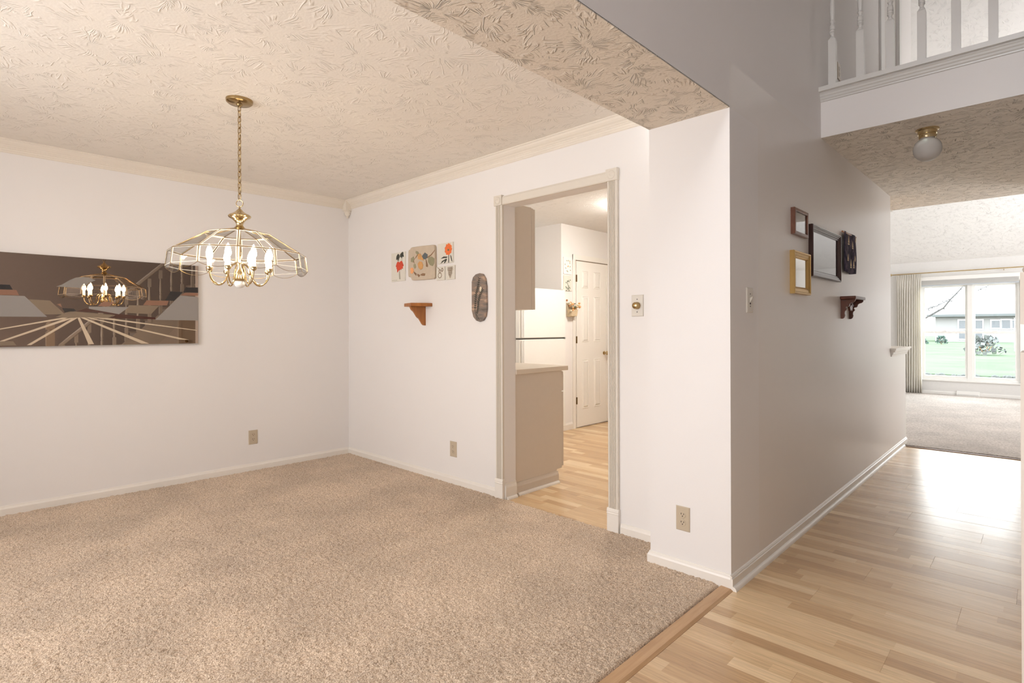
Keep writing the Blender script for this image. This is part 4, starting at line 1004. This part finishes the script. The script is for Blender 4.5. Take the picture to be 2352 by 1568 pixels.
# kitchen doors
M['door'] = plain('door_enamel', (0.82, 0.79, 0.74), .3, tex=.01)
def panel_door(label, y0, y1, hinge_at, knob_y, name='door_1'):
    t = thing('closet_door', (KX, (y0 + y1) / 2, .01), label, 'door', 'paired kitchen closet doors')
    o = MB().box(KX + .002, KX + .020, y0, y1, .012, 2.010).build('door_slab', 'door', t); bevel(o, .002)
    w = (y1 - y0); c1, c2, c3, c4 = y0 + w * .175, y0 + w * .375 + .02, y0 + w * .55, y0 + w * .79
    for (a, b) in ((y0 + .103, y0 + .230), (y0 + .342, y0 + .480)):
        for (z0, z1) in ((1.690, 1.900), (1.034, 1.590), (.225, .820)):
            p_ = MB().rect_frame('x', a, b, z0, z1, [(0, 0), (.005, .006), (.012, .001), (.026, .009), (.030, .009), (.030, -.004), (0, -.004)], KX + .0200).box(KX + .016, KX + .029, a + .028, b - .028, z0 + .028, z1 - .028).build('raised_panel', 'door', t)
    if hinge_at is not None:
        for z in (1.80, 1.062, .33):
            MB().box(KX + .004, KX + .024, hinge_at - .006, hinge_at + .010, z - .042, z + .042).build('hinge', plain('antique_brass', (.16, .10, .04), .4, metal=.7), t)
    kb = MB().lathe([(.025, 0), (.025, .004), (.010, .008), (.009, .028), (.020, .034), (.027, .046), (.024, .058), (.012, .064)], (KX + .020, knob_y, .885), 20, 'x').build('knob', 'brass_bright', t, smooth=True)
    return t
panel_door('left white six-panel kitchen door with brass hinges and knob', 5.252, 5.862, 5.250, 5.812)
panel_door('right white six-panel kitchen door, mostly hidden by the doorway casing', 5.868, 6.478, 6.480, 5.918)
kc = thing('door_casing', (KX, 5.86, 0), 'white casing around the kitchen closet doors', 'door casing')
for (a, b) in ((5.195, 5.246), (6.484, 6.54)):
    MB().prism([(KX, a), (KX + .010, a), (KX + .018, a + .012), (KX + .016, a + .030), (KX + .012, b), (KX, b)], 'z', 0, 2.085).build('side_casing', 'door', kc)
MB().box(KX, KX + .016, 5.195, 6.54, 2.022, 2.085).build('head_casing', 'door', kc)
MB().box(KX + .0005, KX + .010, 5.246, 6.484, 2.011, 2.022).build('dark_head_gap', plain('shadow_gap', (.20, .15, .10), .7), kc)
for i, (z0, z1, lab) in enumerate(((1.838, 2.038, 'upper small white floral tile on the kitchen wall'), (1.640, 1.822, 'lower small floral tile on the kitchen wall, darker print'))):
    t = thing('floral_tile', (KX, 5.10, z0), lab, 'wall tile', 'floral tiles on the kitchen wall')
    o = MB().box(KX, KX + .010, 5.022, 5.172, z0, z1).build('tile_body', 'tile' if i else 'white', t); bevel(o, .002)
    rr = random.Random(5 + i); mb = MB(); n_ = 9 if i == 0 else 24
    for k in range(n_):
        if i == 0: a = 2 * pi * k / n_; cy_, cz_ = 5.097 + .052 * cos(a), (z0 + z1) / 2 + .072 * sin(a)
        else: cy_, cz_ = 5.10 + rr.uniform(-.05, .05), (z0 + z1) / 2 - .02 + rr.uniform(-.055, .06)
        mb.prism(petal(cy_, cz_, rr.uniform(0, 6.3), .022, .006, 4), 'x', KX + .0102, KX + .0108)
    mb.build('floral_print', C_['dgreen'] if i else C_['green'], t)
    if i == 0: decal(t, 'rose_print', 'x', KX + .0102, .0006, [petal(5.09, 1.925, .5, .03, .009, 4), petal(5.14, 1.985, 2, .02, .007, 4)], C_['lorange'])
t = thing('flower_plaque', (KX, 5.13, 1.325), 'little wooden wall pocket with dried peach flowers beside the kitchen door', 'wall decoration')
MB().box(KX, KX + .020, 5.075, 5.205, 1.335, 1.500).build('back_board', plain('grey_driftwood', (.50, .42, .30), .8, tex=.25, scale=60), t)
MB().prism([(KX + .02, 1.335), (KX + .07, 1.345), (KX + .085, 1.42), (KX + .02, 1.42)], 'y', 5.085, 5.195).build('basket', plain('pale_wicker', (.62, .50, .33), .8, tex=.3, scale=90), t)
rr = random.Random(3)
for k in range(26):
    c = (KX + .05 + rr.uniform(-.03, .05), 5.14 + rr.uniform(-.06, .08), 1.45 + rr.uniform(-.05, .055)); r_ = rr.uniform(.010, .020)
    mt_ = C_['cream'] if k % 3 == 1 else C_['pear'] if k % 3 else (C_['lorange'] if k % 2 else C_['dgreen'])
    MB().lathe([(r_ * .3, -r_ * .8), (r_, -r_ * .1), (r_ * .9, r_ * .3), (r_ * .3, r_ * .7)], c, 7).build('dried_flower', mt_, t)
MB().lathe([(.012, 0), (.012, .01), (.004, .012)], (KX, 5.085, 1.530), 10, 'x').build('hanger_knob', 'shelf_wood', t)
# kitchen ceiling lamp, just out of sight behind the casing
kl = thing('kitchen_ceiling_light', (-2.95, 4.70, ZL), 'round lit kitchen ceiling light', 'ceiling light')
MB().lathe([(.17, -.012), (.175, 0)], (-2.95, 4.70, ZL), 28).build('pan', 'white', kl, smooth=True)
MB().lathe([(.01, -.085), (.07, -.078), (.12, -.060), (.15, -.035), (.16, -.012)], (-2.95, 4.70, ZL), 28).build('diffuser', 'kitchen_lamp', kl, smooth=True)

# ------------------------------------------------------------------ living room window
def jamb_box(mb, *a): return mb.box(*a)
wn_ = D.objects.new('window_1', None); COL.objects.link(wn_); wn_.location = ((wx0 + wx1) / 2, YW, wz0); wn_['kind'] = 'structure'
wn_['label'] = 'white double picture window of the living room'
f = MB()
f.box(wx0 - .075, wx0, YW - .016, YW, wz0 - .02, wz1 + .13).box(wx1, wx1 + .075, YW - .016, YW, wz0 - .02, wz1 + .13).box(wx0, wx1, YW - .016, YW, wz1, wz1 + .13)
f.build('window_casing', 'white', wn_)
MB().box(wx0 - .09, wx1 + .09, YW - .035, YW, wz0 - .022, wz0).build('window_sill', 'white', wn_)
xm = (-1.028 - .880) / 2
f = MB().box(wx0, wx0 + .030, YW + .02, YW + .10, wz0, wz1).box(wx1 - .030, wx1, YW + .02, YW + .10, wz0, wz1).box(wx0 + .03, wx1 - .03, YW + .02, YW + .10, wz0, wz0 + .035).box(wx0 + .03, wx1 - .03, YW + .02, YW + .10, wz1 - .035, wz1)
f.build('window_frame', 'white', wn_)
MB().box(xm - .034, xm + .034, YW + .012, YW + .10, wz0, wz1).build('mullion', 'white', wn_)
for (a, b) in ((wx0 + .03, xm - .034), (xm + .034, wx1 - .03)):
    for (z0, z1, yy) in ((wz0 + .035, 1.125, YW + .035), (1.095, wz1 - .035, YW + .065)):
        s = MB().box(a, a + .034, yy, yy + .028, z0, z1).box(b - .034, b, yy, yy + .028, z0, z1).box(a + .034, b - .034, yy, yy + .028, z0, z0 + .036).box(a + .034, b - .034, yy, yy + .028, z1 - .036, z1).build('sash', 'white', wn_)
        MB().box(a + .03, b - .03, yy + .012, yy + .015, z0 + .03, z1 - .03).build('pane', 'pane', s)
    MB().box((a + b) / 2 - .03, (a + b) / 2 + .03, YW + .028, YW + .06, 1.125, 1.138).build('sash_lock', 'white', wn_)
bl = thing('window_blind', (xm, YW - .03, 1.93), 'raised white slatted blind stacked at the window top', 'blind')
MB().box(wx0 - .0, wx1, YW - .055, YW - .018, 2.035, 2.10).build('head_rail', 'white', bl)
for k in range(11):
    z = 1.958 + k * .007
    o = MB().box(wx0 + .01, wx1 - .01, YW - .062, YW - .018, z, z + .0035).build('slat', 'white', bl)
MB().box(wx0 + .01, wx1 - .01, YW - .058, YW - .020, 1.932, 1.954).build('bottom_rail', plain('blind_rail', (.50, .53, .56), .4), bl)
# rod and curtain
rd = thing('curtain_rod', (-1.1, YW - .10, 2.17), 'thin brass curtain rod across the living room window', 'curtain rod')
MB().tube([(-2.06, YW - .10, 2.168), (.6, YW - .10, 2.190)], .010, 10).build('rod', 'brass_bright', rd, smooth=True)
MB().lathe([(.004, 0), (.020, .012), (.022, .024), (.010, .036), (.012, .044), (.003, .05)], (-2.06 - .05, YW - .10, 2.168), 14, 'x').build('finial', 'brass_bright', rd, smooth=True)
for x in (-1.98, -.5): MB().box(x - .006, x + .006, YW - .10, YW, 2.15, 2.162).build('bracket', 'brass', rd)
def curtain(x0, x1, folds, label):
    t = thing('curtain', ((x0 + x1) / 2, YW - .10, .02), label, 'curtain')
    mb = MB(); nz_ = 14; nx_ = folds * 8; vs = []
    for j in range(nz_ + 1):
        w = j / nz_; z = .018 + (2.155 - .018) * w
        pin = max(0, (w - .90) / .10)
        for i in range(nx_ + 1):
            u = i / nx_; a = .017 * (1 - .72 * pin ** .5) + .006 * (1 - w)
            vs.append((x0 + (x1 - x0) * u + .006 * sin(u * 9 + w * 3), YW - .10 + a * sin(u * folds * 2 * pi + .25 * sin(w * 2)), z))
    fs = [(j * (nx_ + 1) + i, j * (nx_ + 1) + i + 1, (j + 1) * (nx_ + 1) + i + 1, (j + 1) * (nx_ + 1) + i) for j in range(nz_) for i in range(nx_)]
    o = mb.add(vs, fs).build('pleated_panel', 'curtain', t, smooth=True)
    s = o.modifiers.new('s', 'SOLIDIFY'); s.thickness = .002
    for k in range(folds):
        xx = x0 + (x1 - x0) * (k + .25) / folds
        MB().tube([(xx, YW - .130, 2.05), (xx, YW - .134, 2.09), (xx, YW - .128, 2.15)], [.004, .006, .004], 6).build('pinch_pleat', 'curtain', t, smooth=True)
    return t
def cur():
    mt, nt, b, out = new_mat('cream_curtain')
    b.inputs['Base Color'].default_value = (.92, .90, .85, 1); b.inputs['Roughness'].default_value = .9
    tr = nt.nodes.new('ShaderNodeBsdfTranslucent'); tr.inputs[0].default_value = (.8, .77, .70, 1)
    mx = nt.nodes.new('ShaderNodeMixShader'); mx.inputs[0].default_value = .45
    nt.links.new(b.outputs[0], mx.inputs[1]); nt.links.new(tr.outputs[0], mx.inputs[2]); nt.links.new(mx.outputs[0], out.inputs[0]); return mt
M['curtain'] = cur()
curtain(-2.005, -1.625, 11, 'cream pinch pleated curtain left of the living room window')
# register
rg = thing('baseboard_register', (-.98, YW - .02, .0), 'small white heat register at the baseboard under the window', 'register')
MB().prism([(YW - .012, .012), (YW - .055, .012), (YW - .052, .030), (YW - .020, .088), (YW - .012, .090)], 'x', -1.135, -.820).build('body', 'white', rg)
for k in range(14): MB().box(-1.115 + k * .0205, -1.107 + k * .0205, YW - .056, YW - .042, .022, .036).build('louver', 'steel', rg)

# ------------------------------------------------------------------ outdoors
def grassmat():
    mt, nt, b, out = new_mat('spring_grass')
    g = noise(nt, pos(nt), .35, 4, .6)
    nt.links.new(ramp(nt, g, [(.35, (.058, .080, .050)), (.65, (.072, .086, .060))]), b.inputs['Base Color']); b.inputs['Roughness'].default_value = 1; b.inputs['Specular IOR Level'].default_value = 0.0; return mt
M['grass'] = grassmat()
GZ = -.45
tag(MB().box(-70, 60, 24.2, 130, GZ - .5, GZ).build('lawn', 'grass'), 'pale green lawn rising behind the pond', 'lawn', kind='stuff')
tag(MB().box(-20, 20, YW + .3, 17.0, GZ - .5, GZ - .02).build('near_lawn', 'grass'), 'strip of lawn just outside the window', 'lawn', kind='stuff')
tag(MB().box(-70, 60, 17.0, 24.2, GZ - .5, GZ - .12).build('pond', plain('pond_water', (.12, .17, .14), .08, spec=.5)), 'pond in front of the far lawn', 'pond', kind='stuff')
mb = MB(); rr = random.Random(9)
for k in range(150):
    x = -8 + k * .10 + rr.uniform(-.05, .05); r_ = rr.uniform(.05, .13)
    if rr.random() < .25: continue
    mb.lathe([(r_ * .8, -.05), (r_, 0), (r_ * .8, r_ * .6), (r_ * .3, r_ * .9)], (x, 24.10 + rr.uniform(-.08, .05), GZ - .05), 6)
tag(mb.build('bank_stones', plain('wet_stone', (.022, .024, .020), .8, tex=.4, scale=3)), 'row of dark stones along the pond bank', 'stones', kind='stuff')
# far house
HY = 78.0
hs_ = thing('house', (-6, HY, GZ), 'pale house with dark eaves and grey windows across the pond', 'house')
M['siding'] = plain('pale_siding', (.125, .122, .12), .8)
M['house_glass'] = plain('far_window_glass', (.042, .047, .054), .3)
M['eave'] = plain('eave_shadow_board', (.05, .055, .055), .8)
MB().box(-9.2, 9, HY, HY + 8, GZ, 2.65).build('wall', 'siding', hs_)
MB().prism([(HY - .7, 2.55), (HY + 4, 6.2), (HY + 8.7, 2.55), (HY + 8.7, 2.4), (HY - .7, 2.4)], 'x', -9.9, 9.6).build('roof', plain('pale_shingle', (.12, .12, .12), .9, tex=.1, scale=2), hs_)
MB().box(-9.9, 9.6, HY - .78, HY - .68, 2.36, 2.62).build('gutter', 'eave', hs_)
for (a, b, z0, z1) in ((-7.05, -6.1, 1.02, 1.95), (-5.62, -5.0, 1.02, 1.95), (-7.05, -6.1, -.1, .55), (-5.62, -5.0, -.1, .55), (-4.25, -3.55, 1.10, 1.9), (-3.40, -2.70, 1.05, 1.95), (-2.55, -1.85, 1.1, 1.9), (-1.2, -.4, 1.0, 1.9)):
    w_ = MB().box(a - .1, b + .1, HY - .06, HY, z0 - .1, z1 + .1).build('window', 'white', hs_)
    MB().box(a, b, HY - .09, HY - .06, z0, z1).build('window_pane', 'house_glass', w_)
# shrubs
def shrub(cx_, cy_, w, h, n, mat, label, seed, name='shrub'):
    t = thing(name, (cx_, cy_, GZ), label, 'shrub', 'shrubs on the far lawn'); rr = random.Random(seed); mb = MB()
    for k in range(n):
        a, q = rr.uniform(0, 2 * pi), rr.random() ** .5; e = rr.random()
        c = Vector((cx_ + w * q * cos(a) * (1 - e * .5), cy_ + w * q * sin(a) * (1 - e * .5), GZ + .1 + h * e)); s_ = rr.uniform(.05, .12) * (w + .4)
        d1 = Vector((rr.uniform(-1, 1), rr.uniform(-1, 1), rr.uniform(-1, 1))).normalized() * s_; d2 = Vector((rr.uniform(-1, 1), rr.uniform(-1, 1), rr.uniform(-1, 1))).normalized() * s_
        mb.add([c - d1, c - d2, c + d1, c + d2], [(0, 1, 2, 3)])
    mb.build('foliage', mat, t)
    st_ = MB()
    for k in range(5): a = k * 1.3; st_.tube([(cx_, cy_, GZ), (cx_ + w * .4 * cos(a), cy_ + w * .4 * sin(a), GZ + h * .7)], .02, 5)
    st_.build('stems', C_['brown'], t)
M['leaf'] = plain('shrub_leaf', (.028, .055, .042), .9, tex=.3, scale=4)
M['leaf2'] = plain('pale_twig_leaf', (.062, .068, .064), .9, tex=.3, scale=4)
shrub(-7.3, 66, .55, .7, 240, 'leaf', 'dark green shrub left of the window mullion', 1)
shrub(-9.0, 66, .8, .45, 240, 'leaf', 'low wide green shrub near the far house corner', 2)
shrub(-4.2, 60, .35, .5, 160, 'leaf', 'small dark shrub in front of the far house', 3)
shrub(-2.6, 42, 1.1, 1.0, 200, 'leaf2', 'sprawling twiggy pale shrub on the right of the lawn', 4)
# blossoming tree branches near the window
tr = thing('cherry_tree', (-4.6, 15.5, GZ), 'bare cherry tree branches with small blossoms outside the window', 'tree')
M['twig'] = plain('grey_bark', (.030, .027, .025), .9, tex=.2, scale=40)
MB().tube([(-4.6, 15.5, GZ - .05), (-4.5, 15.5, .6), (-4.3, 15.4, 1.6), (-4.2, 15.3, 3.4)], [.14, .12, .10, .06], 8).build('trunk', 'twig', tr, smooth=True)
def branch(p, r0, r1):
    n = len(p); return MB().tube(p, [r0 + (r1 - r0) * i / (n - 1) for i in range(n)], 5).build('branch', 'twig', tr, smooth=True)
b1 = [(-4.3, 15.4, 1.4), (-3.0, 15.1, 1.10), (-2.05, 15.0, 1.33), (-1.80, 15.0, 1.50), (-1.62, 15.0, 1.62), (-1.50, 15.0, 1.80), (-1.36, 15.0, 1.97), (-1.25, 15.0, 2.12)]
b2 = [(-4.25, 15.4, 2.2), (-2.6, 15.0, 1.35), (-2.0, 15.0, 1.58), (-1.75, 15.0, 1.66), (-1.55, 15.0, 1.78)]
b3 = [(-4.2, 15.3, 3.2), (-2.0, 14.8, 2.6), (-.55, 14.8, 2.20), (-.45, 14.8, 2.14), (-.30, 14.8, 2.0), (-.10, 14.8, 1.80), (.1, 14.8, 1.66)]
b4 = [(-.55, 14.8, 2.20), (-.80, 14.8, 2.08), (-1.00, 14.8, 1.98)]
b5 = [(-.45, 14.8, 2.14), (-.38, 14.8, 1.85), (-.30, 14.8, 1.55)]
b6 = [(-4.2, 15.3, 2.9), (-2.2, 15, 2.02), (-1.85, 15, 2.12), (-1.6, 15, 2.2)]
for b_, r0, r1 in ((b1, .030, .007), (b2, .018, .004), (b3, .02, .006), (b4, .008, .004), (b5, .004, .002), (b6, .012, .004)): branch(b_, r0, r1)
mb = MB(); rr = random.Random(21)
for b_, k0_ in ((b1, 2), (b2, 2), (b4, 0), (b3, 3)):
    for (p, q) in zip(b_[k0_:-1], b_[k0_ + 1:]):
        for k in range(9):
            t_ = rr.random(); c = Vector(p).lerp(Vector(q), t_) + Vector((rr.gauss(0, .022), rr.gauss(0, .03), rr.gauss(0, .022))); r_ = rr.uniform(.006, .014)
            mb.lathe([(r_ * .4, -r_), (r_, 0), (r_ * .4, r_)], c, 5)
mb.build('blossom', plain('dim_blossom', (.045, .042, .042), .9), tr)['kind'] = 'stuff'
